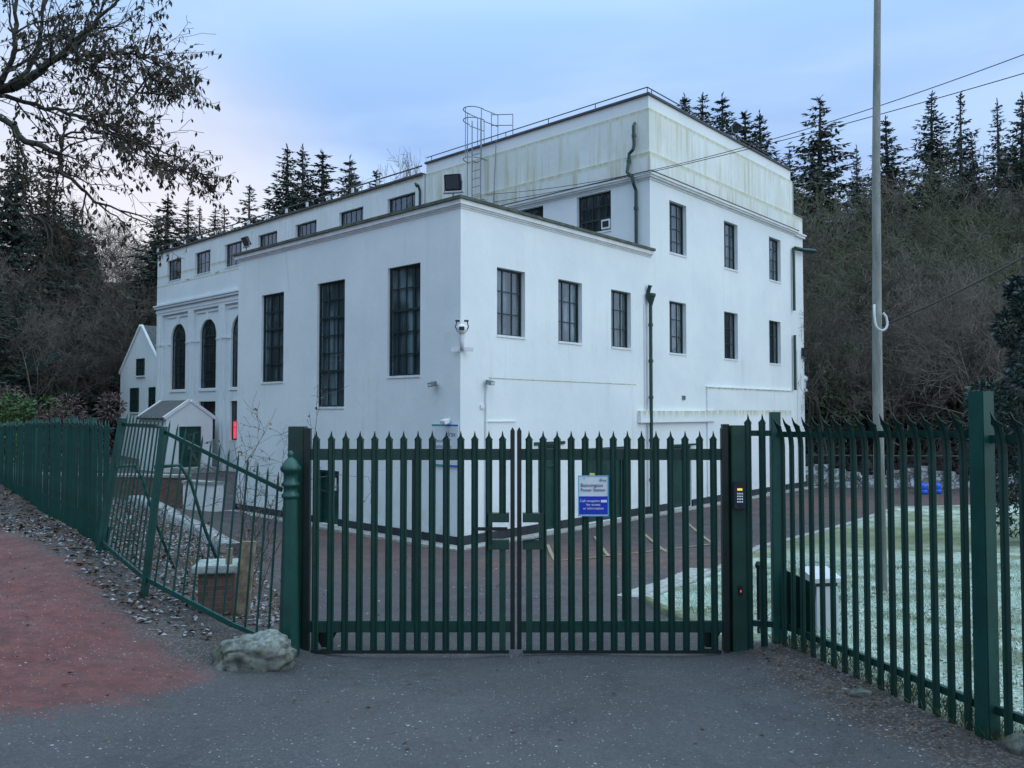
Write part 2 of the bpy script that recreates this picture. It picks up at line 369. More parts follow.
# ------------------------------------------------------------------ power station
B = empty('power_station', (C0[0], C0[1], ZB), math.pi/2 - AZ)
tag(B, 'large white rendered power station block with a lower flat roofed wing at its near corner', 'building')
U1 = 8.1; VM = 34.5; VL = 10.15
def PL(plane, c=0., d0=0.):
    """returns f(a, d, w) -> local point; d is depth inward"""
    if plane == 'v': return lambda a, d, w: (a, c+d, w)
    return lambda a, d, w: (c+d, a, w)
def wall(mb, f, a0, a1, w0, w1, holes=(), depth=.28):
    A = sorted({a0, a1, *[h[0] for h in holes], *[h[1] for h in holes]}); A = [a for a in A if a0 <= a <= a1]
    Ws = sorted({w0, w1, *[h[2] for h in holes], *[h[3] for h in holes]}); Ws = [w for w in Ws if w0 <= w <= w1]
    for i in range(len(A)-1):
        for j in range(len(Ws)-1):
            ca, cw = (A[i]+A[i+1])/2, (Ws[j]+Ws[j+1])/2
            if any(h[0] < ca < h[1] and h[2] < cw < h[3] for h in holes): continue
            mb.add([f(A[i],0,Ws[j]), f(A[i+1],0,Ws[j]), f(A[i+1],0,Ws[j+1]), f(A[i],0,Ws[j+1])], [(0,1,2,3)])
    for h in holes:
        x0, x1, z0, z1 = h[:4]; arch = len(h) > 4 and h[4]
        if arch:
            r = (x1-x0)/2; zc = z1-r; cxx = (x0+x1)/2; n = 14
            arc = [(cxx - r*math.cos(math.pi*k/n), zc + r*math.sin(math.pi*k/n)) for k in range(n+1)]
            loop = [(x0, z0)] + arc + [(x1, z0)]
            for k in range(n):   # spandrels
                (p, q), (p2, q2) = arc[k], arc[k+1]
                mb.add([f(p,0,q), f(p2,0,q2), f(p2,0,z1), f(p,0,z1)], [(0,1,2,3)])
        else: loop = [(x0,z0),(x0,z1),(x1,z1),(x1,z0)]
        for k in range(len(loop)):
            (p, q), (p2, q2) = loop[k], loop[(k+1) % len(loop)]
            mb.add([f(p,0,q), f(p2,0,q2), f(p2,depth,q2), f(p,depth,q)], [(0,1,2,3)])
def fbox(mb, f, a0, a1, d0, d1, w0, w1):
    p, q = f(a0, d0, w0), f(a1, d1, w1)
    mb.box(min(p[0],q[0]), max(p[0],q[0]), min(p[1],q[1]), max(p[1],q[1]), min(p[2],q[2]), max(p[2],q[2]))
def window(f, a0, a1, w0, w1, cols, rows, thick=(), window_back=BLIND, arch=False, dep=.13, parent=None, sill=True, flag=None):
    m = MB(); t = .045; r = (a1-a0)/2; zc = w1-r; ca = (a0+a1)/2; b = .013
    top = zc if arch else w1
    fbox(m, f, a0, a0+t, dep, dep+.05, w0, top); fbox(m, f, a1-t, a1, dep, dep+.05, w0, top); fbox(m, f, a0+t, a1-t, dep, dep+.05, w0, w0+t)
    if not arch: fbox(m, f, a0+t, a1-t, dep, dep+.05, w1-t, w1)
    for i in range(1, cols):
        a = a0+(a1-a0)*i/cols; tt = w1-t
        if arch: tt = zc + math.sqrt(max(r*r-(a-ca)**2, 0)) - .02
        fbox(m, f, a-b, a+b, dep+.008, dep+.045, w0+t, tt)
    for j in range(1, rows):
        w = w0+(top-w0)*j/rows; k = .028 if j in thick else b
        fbox(m, f, a0+t, a1-t, dep+.005+(.0 if j in thick else .006), dep+.047, w-k, w+k)
    if arch:
        n = 16
        fbox(m, f, a0+t, a1-t, dep+.004, dep+.046, zc-.025, zc+.025)
        for rr, tk_ in ((r, .05), (r*.52, .03)):
            for k in range(n):
                t0, t1 = math.pi*k/n, math.pi*(k+1)/n
                P = [f(ca-q*math.cos(s_), dd, zc+q*math.sin(s_)) for dd in (dep+.002, dep+.048) for q, s_ in ((rr,t0),(rr,t1),(rr-tk_,t1),(rr-tk_,t0))]
                m.add(P, [(0,1,2,3),(7,6,5,4),(0,4,5,1),(2,6,7,3),(1,5,6,2),(0,3,7,4)])
    wobj = m.build('window', FRAME, parent or B)
    g = MB(); q = MB()
    for mb, dd in ((g, dep+.026), (q, dep+.075)):
        if arch:
            n = 16; L = [f(a0, dd, w0), f(a1, dd, w0)] + [f(ca+r*math.cos(math.pi*k/n), dd, zc+r*math.sin(math.pi*k/n)) for k in range(n+1)]
            mb.add(L, [tuple(range(len(L)))])
        else:
            mb.add([f(a0+.01,dd,w0+.01), f(a1-.01,dd,w0+.01), f(a1-.01,dd,w1-.01), f(a0+.01,dd,w1-.01)], [(0,1,2,3)])
    g.build('pane', GLASS, wobj, fix=False); q.build('curtain_or_dark_room', window_back, wobj, fix=False)  # sheet behind the pane
    if sill:
        s = MB(); fbox(s, f, a0-.0, a1+.0, -.025, dep-.002, w0-.05, w0+.004); s.build('sill', CREAM, wobj)
    return wobj
F0 = PL('v', 0); FL = PL('u', 0); FM = PL('u', U1); FB = PL('u', U1+.14)
# openings
rw_lo = [(1.23,2.27),(3.6,4.64),(6.02,7.03),(9.2,10.24),(12.85,13.88),(16.48,17.52)]
H0 = [(a, b, 4.98, 6.64) for a, b in rw_lo] + [(9.24,10.3,8.2,9.87),(12.9,13.93,8.2,9.87),(16.55,17.6,8.22,9.9)]
D0 = [(2.77,3.66,0.03,2.25),(4.62,6.72,.03,2.02),(9.24,10.5,.03,2.02),(16.0,17.83,.03,2.08)]
HL = [(7.5,8.74,4.0,6.66),(4.49,5.78,3.24,6.7),(1.41,2.67,4.0,6.76)]; DL = [(4.7,5.68,.03,1.5)]
low = MB()
wall(low, F0, 0, U1, 0, 7.86, [h for h in H0+D0 if h[0] < 8])
wall(low, FL, 0, VL, 0, 7.86, HL+DL)
fN = PL('v', VL); wall(low, fN, 0, U1, 0, 7.86, [])
low.build('wing_wall', WHITE, B, fix=False)
main = MB(); X2 = 18.9; X3 = 19.85
wall(main, F0, U1, X2, 0, 10.3, [h for h in H0+D0 if h[0] > 8])
wall(main, FM, 0, VL, 7.9, 10.3, [(1.46,2.84,8.95,10.24),(4.3,5.8,8.95,10.24)])
cl = [32.3,28.85,25.5,22.15,18.8,15.3,11.9]
HC = [(c-.88, c+.88, 10.75 if c > 24 else 11.05, 11.97) for c in cl]
ar = [31.95,28.4,24.95,21.5,18.05,14.6]
HA = [(c-.92, c+.92, 4.4, 8.2, True) for c in ar]; HG = [(c-.92, c+.92, 1.62, 3.68) for c in ar]
wall(main, FB, VL, VM, 0, 8.8, HA+HG)
wall(main, FM, VL, VM, 8.8, 10.6, [])
wall(main, FM, 10.45, VM, 10.6, 12.55, HC)
main.add([FM(VL,0,8.8), FM(VM,0,8.8), FM(VM,.14,8.8), FM(VL,.14,8.8)], [(0,1,2,3)])
main.add([(X2,0,0),(X2,VM,0),(X2,VM,12.5),(X2,0,12.5)], [(0,1,2,3)])
main.add([(U1,VM,0),(X2,VM,0),(X2,VM,12.55),(U1,VM,12.55)], [(0,1,2,3)])
# side stair bay at the far right end
main.box(X2+.003, X3, .03, 14, 0, 11.2)
# upper bands of the near part step back at each ledge
zs = [(10.52, 11.16, -.03), (11.16, 12.55, .03), (12.55, 12.98, .09)]
for z0, z1, d in zs:
    main.box(U1+d, X2-d*.5-.02, d, 10.45, z0, z1)
main.build('main_wall', WHITE, B, fix=False)
# pilasters, bay heads and stepped strips on the arched side
pil = MB()
pc = [34.15] + [(ar[i]+ar[i+1])/2 for i in range(5)] + [12.4, 10.5]
for c in pc:
    h_ = .33 if c < 34 else .35
    fbox(pil, FM, c-h_, min(c+h_, VM-.002), .002, .139, 0, 8.798)
    fbox(pil, FM, c-h_-.05, min(c+h_+.05, VM), -.04, .138, 7.0, 7.12)
    fbox(pil, FM, c-.07, c+.07, -.05, .001, .3, 8.7)
for c in ar:
    fbox(pil, FB, c-1.3, c+1.3, -.06, .0, 8.58, 8.68)
    fbox(pil, FB, c-.12, c+.12, -.07, .0, 8.16, 8.57)
    for s in (-1, 1): fbox(pil, FB, c+s*1.12-.16, c+s*1.12+.16, -.05, 0, 7.0, 7.1)
    fbox(pil, FB, c-1.0, c+1.0, -.05, .05, 4.24, 4.36)
for i in range(6):
    c = (cl[i]+cl[i+1])/2; fbox(pil, FM, c-.22, c+.22, -.035, .0, 10.62, 12.3)
fbox(pil, FM, VL, VM+.1, -.12, .0, 9.2, 9.33); fbox(pil, FM, VL, VM+.14, -.18, .0, 9.33, 9.42)
pil.build('pilaster', WHITE, B)
o = MB(); fbox(o, FM, 10.5, VM+.06, -.03, .0, 8.95, 9.1); o.build('string_course', WHITE, B)
# cornices
def ring_L(mb, w0, w1, d, x0, x1, y1):
    mb.box(x0-d, x1, -d, .0, w0, w1); mb.box(x0-d, x0, 0, y1, w0, w1)
c = MB(); ring_L(c, 10.3, 10.36, .03, U1, X2+.03, 10.45); ring_L(c, 10.36, 10.42, .10, U1, X2+.1, 10.5); ring_L(c, 10.42, 10.50, .15, U1, X2+.15, 10.55); c.box(U1, X2, 0, 10.45, 10.30, 10.50)
c.build('cornice', CREAM, B)
c = MB(); ring_L(c, 10.503, 10.522, .17, U1, X2+.17, 10.57); c.build('lead_flashing', LEAD, B)
c = MB(); c.box(X2+.003, X3+.08, -.05, 14, 10.32, 10.42); c.box(X2+.16, X3+.12, -.09, 14, 10.42, 10.48); c.build('stair_bay_cornice', CREAM, B)
c = MB(); c.box(X2+.003, X3+.04, -.01, 14.05, 11.2, 11.26); c.build('stair_bay_coping', LEAD, B)
c = MB()
for w0, w1, d in ((7.86,7.90,.02),(7.90,7.94,.05),(7.94,8.05,.09)):
    c.box(-d, U1+.02+d*.4, -d, 0, w0, w1); c.box(-d, 0, 0, VL+d, w0, w1); c.box(0, U1, VL, VL+d, w0, w1)
c.box(0, U1, 0, VL, 7.86, 8.05)
c.build('wing_cornice', CREAM, B)
c = MB(); c.box(-.14, U1+.10, -.14, .35, 8.053, 8.125); c.box(-.14, .35, .35, VL+.14, 8.053, 8.125); c.box(.35, U1-.003, VL-.3, VL+.14, 8.053, 8.125)
c.build('wing_coping', COPING, B)
c = MB(); c.box(.35, U1-.003, .35, VL-.3, 8.053, 8.085); c.build('wing_roof', ROOF, B)
c = MB(); c.box(U1+.02, X2-.02, -0.02+.05, .4, 12.98, 13.05); c.box(U1+.02, U1+.4, .4, 10.5, 12.98, 13.05); c.build('parapet_coping', LEAD, B)
c = MB(); c.box(U1-.1, U1+.3, 10.55, VM+.1, 12.55, 12.63); c.box(U1+.3, X2, VM-.3, VM+.1, 12.55, 12.63); c.build('eaves_gutter', LEAD, B)
c = MB(); c.box(U1+.3, X2-.1, 10.45, VM-.3, 12.5, 12.56); c.box(U1+.4, X2-.1, .4, 10.45, 12.9, 12.99); c.build('main_roof', ROOF, B)
r = MB(); r.tube([(U1-.02, 10.6, 12.92), (U1-.02, VM, 12.92)], .03, 6)
for k in range(14): r.box(U1-.06, U1+.02, 11.6+k*1.75-.02, 11.6+k*1.75+.02, 12.63, 12.9)
r.build('roof_rail', LEAD, B)
for k in range(14):
    r = MB(); r.box(U1-.09, U1-.05, 11.6+k*1.75-.07, 11.6+k*1.75+.07, 12.66, 12.86); r.build('rail_bracket', WPL, B)
r = MB(); r.tube([(U1+.05, .1, 13.22), (U1+.05, 10.4, 13.22)], .018, 6); r.tube([(U1+.05, .1, 13.22), (X2-.3, .1, 13.16)], .018, 6)
for k in range(6): r.tube([(U1+.05, .1+k*2, 13.04), (U1+.05, .1+k*2, 13.22)], .015, 5)
for k in range(6): r.tube([(U1+.3+k*2, .1, 13.04), (U1+.3+k*2, .1, 13.2)], .015, 5)
r.build('lightning_conductor', LEAD, B)
# raised render panels and ledges
c = MB(); fbox(c, F0, 11.52, 18.35, -.05, 0, .26, 3.93); fbox(c, F0, 11.50, 18.4, -.07, 0, 3.93, 3.97)
c.build('raised_render_panel', WHITE, B)
c = MB(); fbox(c, F0, 7.35, 11.95, -.12, -.052, 2.78, 3.14); fbox(c, F0, 7.35, 11.5, -.052, 0, 2.78, 3.14); fbox(c, F0, .8, 1.9, -.03, 0, 2.86, 2.89); c.build('door_canopy', WHITE, B)
c = MB(); fbox(c, F0, .95, 7.28, -.006, 0, 3.905, 3.925); c.build('render_ledge', plain('stained_ledge', (.40,.40,.30), .85, .4, 9), B)
# plinth, apron
segs = []; a = 0
for d in D0: segs.append((a, d[0])); a = d[1]
segs.append((a, X3+.02))
for s0, s1 in segs: c = MB(); fbox(c, F0, s0-(.03 if s0 == 0 else 0), s1, -.055 if s0 > 10 else -.03, 0, -.6, .24); c.build('plinth', PLINTH, B)
for s0, s1 in ((0, 4.7), (5.68, VL+.03)): c = MB(); fbox(c, FL, s0, s1, -.03, 0, -.6, .22); c.build('plinth', PLINTH, B)
c = MB(); c.box(-.45, X3+.3, -.42, -.06, -.5, .035); c.box(-.45, -.035, -.06, VL, -.5, .035); c.build('concrete_apron', CONC, B)
# windows
for a, b in rw_lo: window(F0, a, b, 4.98, 6.64, 3, 3, window_back=BLIND if a < 11 else DARK_ROOM)
for h in H0[6:]: window(F0, h[0], h[1], h[2], h[3], 3, 4, window_back=BLIND)
window(FL, *HL[0], 3, 5, (3,), dep=.07); window(FL, *HL[1], 3, 7, (2, 5), dep=.07); window(FL, *HL[2], 4, 5, (3,), dep=.07)
window(FM, 1.46, 2.84, 8.95, 10.24, 5, 3, (1,), DARK_ROOM); window(FM, 4.3, 5.8, 8.95, 10.24, 5, 3, (1,), DARK_ROOM)
for h in HC: window(FM, *h, 5 if h[0] < 24 else 4, 1 if h[0] < 24 else 2, (), DARK_ROOM)
for i, h in enumerate(HA): window(FB, *h[:4], 4, 6, (), DARK_ROOM, True, .1)
for i, h in enumerate(HG):
    w_ = window(FB, *h, 4, 3, (), RED_ROOM, False, .1)
    if i == 2:
        g = MB(); fbox(g, FB, h[0]+1.02, h[0]+1.76, .152, .165, 1.72, 2.6); g.build('red_lamp_glow', REDGLOW, w_)
# air vent in the upper window
c = MB(); fbox(c, FM, 1.52, 1.86, .02, .12, 9.02, 9.32); v_ = c.build('air_conditioner', WPL, B)
c = MB(); fbox(c, FM, 1.57, 1.81, .012, .021, 9.07, 9.27); c.build('grille', BLK, v_)
# doors
def door(f, a0, a1, w1, leaves=1, light=None):
    m = MB(); dd = .14
    fbox(m, f, a0, a1, dd, dd+.05, .03, w1)
    d = m.build('door', DOORG, B)
    fr = MB(); fbox(fr, f, a0, a0+.06, .05, dd-.002, .03, w1); fbox(fr, f, a1-.06, a1, .05, dd-.002, .03, w1); fbox(fr, f, a0+.06, a1-.06, .05, dd-.002, w1-.07, w1)
    if light: fbox(fr, f, a0+.06, a1-.06, .07, dd-.002, light-.05, light)
    for k in range(1, leaves): c_ = a0+(a1-a0)*k/leaves; fbox(fr, f, c_-.03, c_+.03, .1, dd-.002, .03, w1-.07)
    fr.build('door_frame', DOORG, d)
    h = MB(); ah = a0+.16; fbox(h, f, ah, ah+.03, .08, .14, .95, 1.15); fbox(h, f, ah, ah+.12, .07, .09, 1.04, 1.07); h.build('handle', METAL, d)
    return d
d1 = door(F0, *D0[0][:2], 2.25, 1, 1.72); d2 = door(F0, *D0[1][:2], 2.02, 2); d3 = door(F0, *D0[2][:2], 2.02); d4 = door(F0, *D0[3][:2], 2.08, 2)
dl = door(FL, 4.7, 5.68, 1.5)
nt = MB(); fbox(nt, F0, 3.02, 3.20, .13, .139, 1.15, 1.55); nt.build('notice', WPL, d1)
nt = MB(); fbox(nt, F0, 3.04, 3.18, .124, .129, 1.2, 1.3); nt.build('warning_strip', plain('orange_strip', (.6,.25,.04), .5), d1)
nt = MB(); fbox(nt, FL, 5.0, 5.2, .13, .139, .95, 1.3); nt.build('notice', WPL, dl)
c = MB(); fbox(c, F0, 2.6, 3.84, -.04, 0, 2.25, 2.33); fbox(c, F0, 4.55, 6.8, -.04, 0, 2.02, 2.1); fbox(c, F0, 9.0, 10.75, -.25, -.13, 2.02, 2.08); c.build('door_hood', DOORG, B)
# downpipes
def dp(pts, r=.05, name='downpipe', brackets=()):
    m = MB(); m.tube(pts, r, 8)
    for p in brackets: m.lathe((p[0], p[1], p[2]), [(r*1.35, 0), (r*1.35, .09)], 8)
    return m.build(name, PIPE, B, smooth=False)
y_ = -.13
p = dp([(7.9,y_,6.72),(7.9,y_,.0)], .055, brackets=[(7.9,y_,z) for z in (5.7,4.6,3.5,2.2,1)])
m = MB(); m.lathe((7.9,-.14,6.34), [(.055,0),(.065,.05),(.13,.26),(.15,.28),(.15,.36)], 12); m.tube([(7.9,-.04,6.7),(7.88,-.12,6.95),(7.9,-.16,6.9)], .06, 8); m.build('hopper', PIPE, p)
x_ = U1-.10
dp([(x_+.05,.5,12.15),(x_-.02,.5,12.05),(x_,.5,11.45),(x_-.03,.52,11.3),(x_-.03,.66,11.2),(x_-.03,.68,11.0),(x_-.12,.68,10.6),(x_-.12,.5,10.42),(x_-.12,.45,10.2),(x_,.44,10.0),(x_,.44,8.15)], .055, brackets=[(x_,.5,11.7),(x_-.03,.68,10.9),(x_,.44,9.4)])
dp([(x_,12.4-1.6,12.1),(x_-.12,12.4-1.65,12.2),(x_-.12,12.4-1.8,12.1),(x_-.02,12.4-1.8,11.9),(x_-.02,12.4-1.8,8.9)], .05)
dp([(18.62,-.10,9.75),(18.62,-.10,7.2)], .06); dp([(18.62,-.10,6.2),(18.62,-.10,3.98)], .06)
dp([(18.62,-.16,9.72),(19.5,-.17,9.78),(20.6,-.19,9.9)], .085, 'overhead_pipe')
m = MB(); m.tube([(.82,-.04,3.7),(.82,-.04,.24)], .022, 6); m.box(.64,.76,-.04,0,3.18,3.27); m.tube([(18.95,-.05,5.6),(18.95,-.05,.3)], .02, 6); m.tube([(7.72,-.03,6.4),(7.72,-.03,3.2)], .015, 6); m.build('conduit', CREAM, B)
m = MB(); m.box(9.93,10.12,-.03,0,3.5,3.63); m.build('wall_vent', METAL, B)
# roof ladder with safety cage
lad = MB(); lu = U1-.28; v0, v1 = 7.05, 7.5
for v in (v0, v1): lad.tube([(lu, v, 8.1), (lu, v, 13.9)], .02, 6)
for k in range(16): lad.tube([(lu, v0, 8.4+k*.3), (lu, v1, 8.4+k*.3)], .014, 5)
lo = lad.build('roof_ladder', METAL, B)
cg = MB()
def hoop(z, vc=7.28):
    return [(lu, vc-.36, z)] + [(lu-.10-.46*math.sin(t), vc-.36*math.cos(t), z) for t in [math.pi*k/10 for k in range(11)]] + [(lu, vc+.36, z)]
for z in (12.35, 13.8, 14.2): cg.tube(hoop(z), .018, 6)
for t in (0, .5, 1):
    a = math.pi*t; cg.tube([(lu-.10-.46*math.sin(a), 7.28-.36*math.cos(a), 8.3 if t == 1 else 12.35), (lu-.10-.46*math.sin(a), 7.28-.36*math.cos(a), 14.2)], .016, 6)
for v in (6.92, 7.64):
    for z in (13.75, 14.18): cg.tube([(lu, v, z), (U1+.5, v, z), ] , .016, 6)
    cg.tube([(U1+.5, v, 13.0), (U1+.5, v, 14.18)], .016, 6); cg.tube([(U1+.15, v, 13.0), (U1+.15, v, 14.18)], .016, 6)
for z in (13.6, 14.0): cg.tube([(U1+.15, 6.92, z+.1), (U1+.15, 5.85, z-.15)], .016, 6)
cg.tube([(U1+.15, 5.85, 13.0), (U1+.15, 5.85, 13.85)], .016, 6)
for z in (9.5, 10.9, 12.4): cg.tube([(lu, v0, z), (U1+.02, v0, z)], .018, 5); cg.tube([(lu, v1, z), (U1+.02, v1, z)], .018, 5)
cg.tube([(U1-.04, 6.5, 13.0), (U1-.06, 6.6, 10.9), (U1-.06, 6.75, 9.0)], .015, 5)
cg.build('safety_cage', METAL, lo)

# text helper
def text_mesh(s, size, mat, name, parent, M, align='LEFT', ext=.0006, bold=0):
    cu = bpy.data.curves.new(name, 'FONT'); cu.body = s; cu.size = size; cu.align_x = align; cu.extrude = ext; cu.offset = bold
    to = bpy.data.objects.new(name, cu); COL.objects.link(to); bpy.context.view_layer.update()
    me = bpy.data.meshes.new_from_object(to.evaluated_get(bpy.context.evaluated_depsgraph_get()))
    bpy.data.objects.remove(to); me.materials.clear(); me.materials.append(mat); me.transform(M)
    o = link(name, me, parent); return o
NAVY = plain('navy_print', (.015,.03,.12), .5, .1); SIGNW = plain('sign_white', (.62,.68,.72), .4, .05); SIGNB = plain('sign_blue', (.004,.03,.42), .4, .1)
TEAL = plain('sign_teal', (.03,.28,.27), .4, .1); SBLUE = plain('sign_mid_blue', (.02,.14,.5), .4, .1); PW = plain('white_print', (.75,.78,.8), .5, .03)
TUR = plain('sign_edge_blue', (.10,.42,.62), .4, .1)

# building wall sign (local frame of the left face)
def world_of(u, v, w): x, y = bw(u, v); return Vector((x, y, ZB+w))
sg = empty('wall_sign', world_of(-.02, .93, 1.83), math.pi/2-AZ)
tag(sg, 'white sign with green and blue edge strips on the shaded wing wall', 'sign')
m = MB(); m.box(-.02, .0, -.90, .0, 0, .98); m.build('sign_board', SIGNW, sg)
m = MB(); m.box(-.024,-.0205,-.50,-.0,.94,.98); m.box(-.024,-.0205,-.50,-.0,.0,.04); m.build('green_strip', TEAL, sg)
m = MB(); m.box(-.024,-.0205,-.90,-.501,.94,.98); m.box(-.024,-.0205,-.90,-.501,.0,.04); m.build('blue_strip', SBLUE, sg)
MS = Matrix(((0,0,-1,-.0215),(-1,0,0,0),(0,1,0,0),(0,0,0,1)))
def on_sign(s, x, z, size, al='LEFT', mat=NAVY): text_mesh(s, size, mat, 'lettering', sg, Matrix.Translation((0,-x,z)) @ MS, al)
on_sign('drax', .82, .70, .17, 'RIGHT'); on_sign('Welcome to', .08, .56, .09); on_sign('Bonnington', .08, .42, .13); on_sign('Power Station', .08, .26, .115)

# wall mounted fittings
def cctv_dome(name, loc, rz, label, ledge=True):
    t = empty(name, loc, rz); tag(t, label, 'security camera')
    m = MB(); m.box(-.26,.26,.0,.02,-.05,.05); m.build('mounting_plate', WPL, t)
    m = MB(); m.tube([(0,.0,0),(0,-.14,0),(0,-.18,.05),(0,-.18,.34)], [.045,.045,.05,.055], 10); m.build('bracket_arm', GREY, t, smooth=True)
    m = MB(); m.lathe((0,-.18,.34), [(.06,0),(.10,.04),(.125,.10),(.12,.17),(.08,.22),(.02,.24)], 16); b = m.build('camera_head', WPL, t, smooth=True)
    m = MB(); m.box(-.06,.06,-.32,-.26,.42,.50); m.build('lens', BLK, b)
    for s in (-1, 1):
        m = MB(); m.box(s*.10-.05, s*.10+.05, -.23,-.14,.62,.66); m.tube([(s*.12,-.18,.62),(s*.15,-.2,.5),(s*.10,-.2,.40)], .012, 6); m.build('infrared_lamp', BLK, t)
    return t
cctv_dome('security_camera', world_of(.03,-.03,4.55), .02, 'white dome camera with two small lamps mounted across the corner of the low wing')
def lamp(name, loc, rz, label, cat='wall light', size=1., mat=METAL):
    t = empty(name, loc, rz); tag(t, label, cat)
    m = MB(); m.box(-.04*size,.04*size,-.10*size,0,-.04*size,.04*size); m.build('bracket', WPL, t)
    m = MB(); m.prism([(-.11*size,-.10*size,.07*size),(-.11*size,-.34*size,.0),(-.11*size,-.30*size,-.12*size),(-.11*size,-.10*size,-.08*size)], (.22*size,0,0)); b = m.build('lamp_housing', mat, t)
    m = MB(); m.box(-.09*size,.09*size,-.345*size,-.33*size,-.10*size,-.02*size); m.build('lamp_glass', GREY, b); return t
rzL = math.pi/2-AZ - math.pi/2; rzR = math.pi/2-AZ
lamp('wall_light', world_of(0, .80, 3.78), rzL, 'small grey floodlight on the shaded wing wall below the nearest tall window', size=.72)
lamp('wall_light', world_of(.84, 0, 3.82), rzR, 'small pale floodlight at the top of the conduit on the bright wing wall', size=.7)
lamp('wall_light', world_of(0, .36, 2.9), rzL, 'small white lamp fixed just above the wall sign', size=.7, mat=WPL)
def flood(loc, rz, label, s=1., tilt=.25):
    t = empty('floodlight', loc, rz); tag(t, label, 'floodlight')
    m = MB(); m.box(-.30*s,.30*s,-.05*s,.05*s,.18*s,.21*s); m.tube([(0,0,-.02),(0,0,.18*s)], .03*s, 8); m.tube([(-.27*s,0,.2*s),(-.27*s,0,.55*s)], .018*s, 6); m.tube([(.27*s,0,.2*s),(.27*s,0,.55*s)], .018*s, 6); m.build('yoke', METAL, t)
    m = MB(); ay = Vector((0,-math.cos(tilt),-math.sin(tilt))); az = Vector((0,-math.sin(tilt),math.cos(tilt)))
    m.obox((0,-.02*s,.50*s), (1,0,0), ay, az, .25*s, .09*s, .24*s); b = m.build('lamp_housing', BLK, t, bevel=.02*s)
    m = MB(); m.obox(Vector((0,-.02*s,.50*s))+ay*.094*s, (1,0,0), ay, az, .20*s, .004, .19*s); m.build('lamp_glass', plain('lamp_glass', (.05,.06,.075), .15, .1), b); return t
flood(world_of(.12, .38, 8.15), rzL+.5, 'black square floodlight on a bracket at the near roof corner of the low wing', .8)
flood(world_of(-.05, 9.6, 8.15), rzL, 'black floodlight at the far end of the low wing roof beside the clerestory windows', .6, .5)
flood(world_of(13.9, .05, 13.05), rzR, 'dark floodlight above the parapet of the tall block halfway along the bright side', .8, .9)
flood(world_of(X3-.1, -.0, 5.2), rzR, 'grey floodlight box fixed to the far right corner of the building', .75, .2)
t = cctv_dome('security_camera', world_of(X3+.02, .2, 4.0), rzR+math.pi/2, 'white camera on an arm sticking out from the far right corner of the building')
t.scale = (1.1, 2.2, 1.1)

# ---------------------------------------------------------------- entrance porch
def gable_house(name, fr, a0, a1, w_e, w_a, length, wmat, label, cat, base=-.3):
    """gable in plane a-w at depth 0, running inward by length; fr: empty frame with x=a, y=depth, z=w"""
    ca = (a0+a1)/2; m = MB()
    m.prism([(a0,0,base),(a1,0,base),(a1,0,w_e),(ca,0,w_a),(a0,0,w_e)], (0,length,0)); m.build('wall', wmat, fr)
    s = MB(); sl = Vector((ca-a0,0,w_a-w_e)).normalized(); ov = .18; tt = .09
    for sgn in (-1, 1):
        top = Vector((ca, 0, w_a+.02)); e = Vector((ca+sgn*(ca-a0), 0, w_e+.02)); d = (e-top).normalized(); e2 = e + d*ov; n = Vector((-d.z*(-1 if sgn < 0 else 1)*-1, 0, abs(d.x)))
        n = Vector((sgn*abs(d.z), 0, abs(d.x)))
        P = [top + Vector((0,.10,0)), e2 + Vector((0,.10,0)), e2+n*tt+Vector((0,.10,0)), top+n*tt+Vector((0,.10,0))]
        s.prism(P, (0, length-.1+.05, 0))
    s.build('roof', SLATE, fr)
    for end in (0, 1):
      v = MB()
      for sgn in (-1, 1):
        top = Vector((ca, 0, w_a)); e = Vector((ca+sgn*(ca-a0+.08), 0, w_e-.08)); n = Vector((sgn*abs((e-top).normalized().z), 0, abs((e-top).normalized().x)))
        P = [top + Vector((0,-.06,0)), e+Vector((0,-.06,0)), e+n*.16+Vector((0,-.06,0)), top+n*.16+Vector((0,-.06,0))]
        P = [p + Vector((0, end*(length+.06), 0)) for p in P]; v.prism(P, (0, .15, 0))
      v.build('verge', CREAM, fr)
    return fr
px_, py_ = bw(5.15, 26.5)
po = empty('entrance_porch', (px_, py_, ZB), math.pi/2-AZ); tag(po, 'small gabled white entrance porch with slate roof and dark green double doors', 'porch')
gable_house('porch', po, 0, 2.45, 2.8, 3.62, 3.1, WHITE, '', '')
m = MB(); m.box(.72,1.72,-.05,-.002,.3,2.3); d = m.build('door', DOORG, po)
m = MB(); m.box(1.21,1.23,-.06,-.051,.3,2.3); m.box(.66,.72,-.07,0,.3,2.36); m.box(1.72,1.78,-.07,0,.3,2.36); m.box(.72,1.72,-.07,-.0505,2.3,2.36); m.build('door_frame', DOORG, d)
m = MB(); m.box(1.1,1.16,-.09,-.051,1.2,1.3); m.build('handle', METAL, d)
m = MB(); m.box(.3,2.2,-1.1,-.08,-.3,.29); m.build('doorstep', CONC, po)
# ---------------------------------------------------------------- gabled cottage behind
cx_, cy_ = bw(8.2, 39.9)
co_ = empty('gabled_cottage', (cx_, cy_, ZB), math.pi/2-AZ-math.pi/2); tag(co_, 'white cottage with steep gable and green windows beyond the far end of the building', 'house')
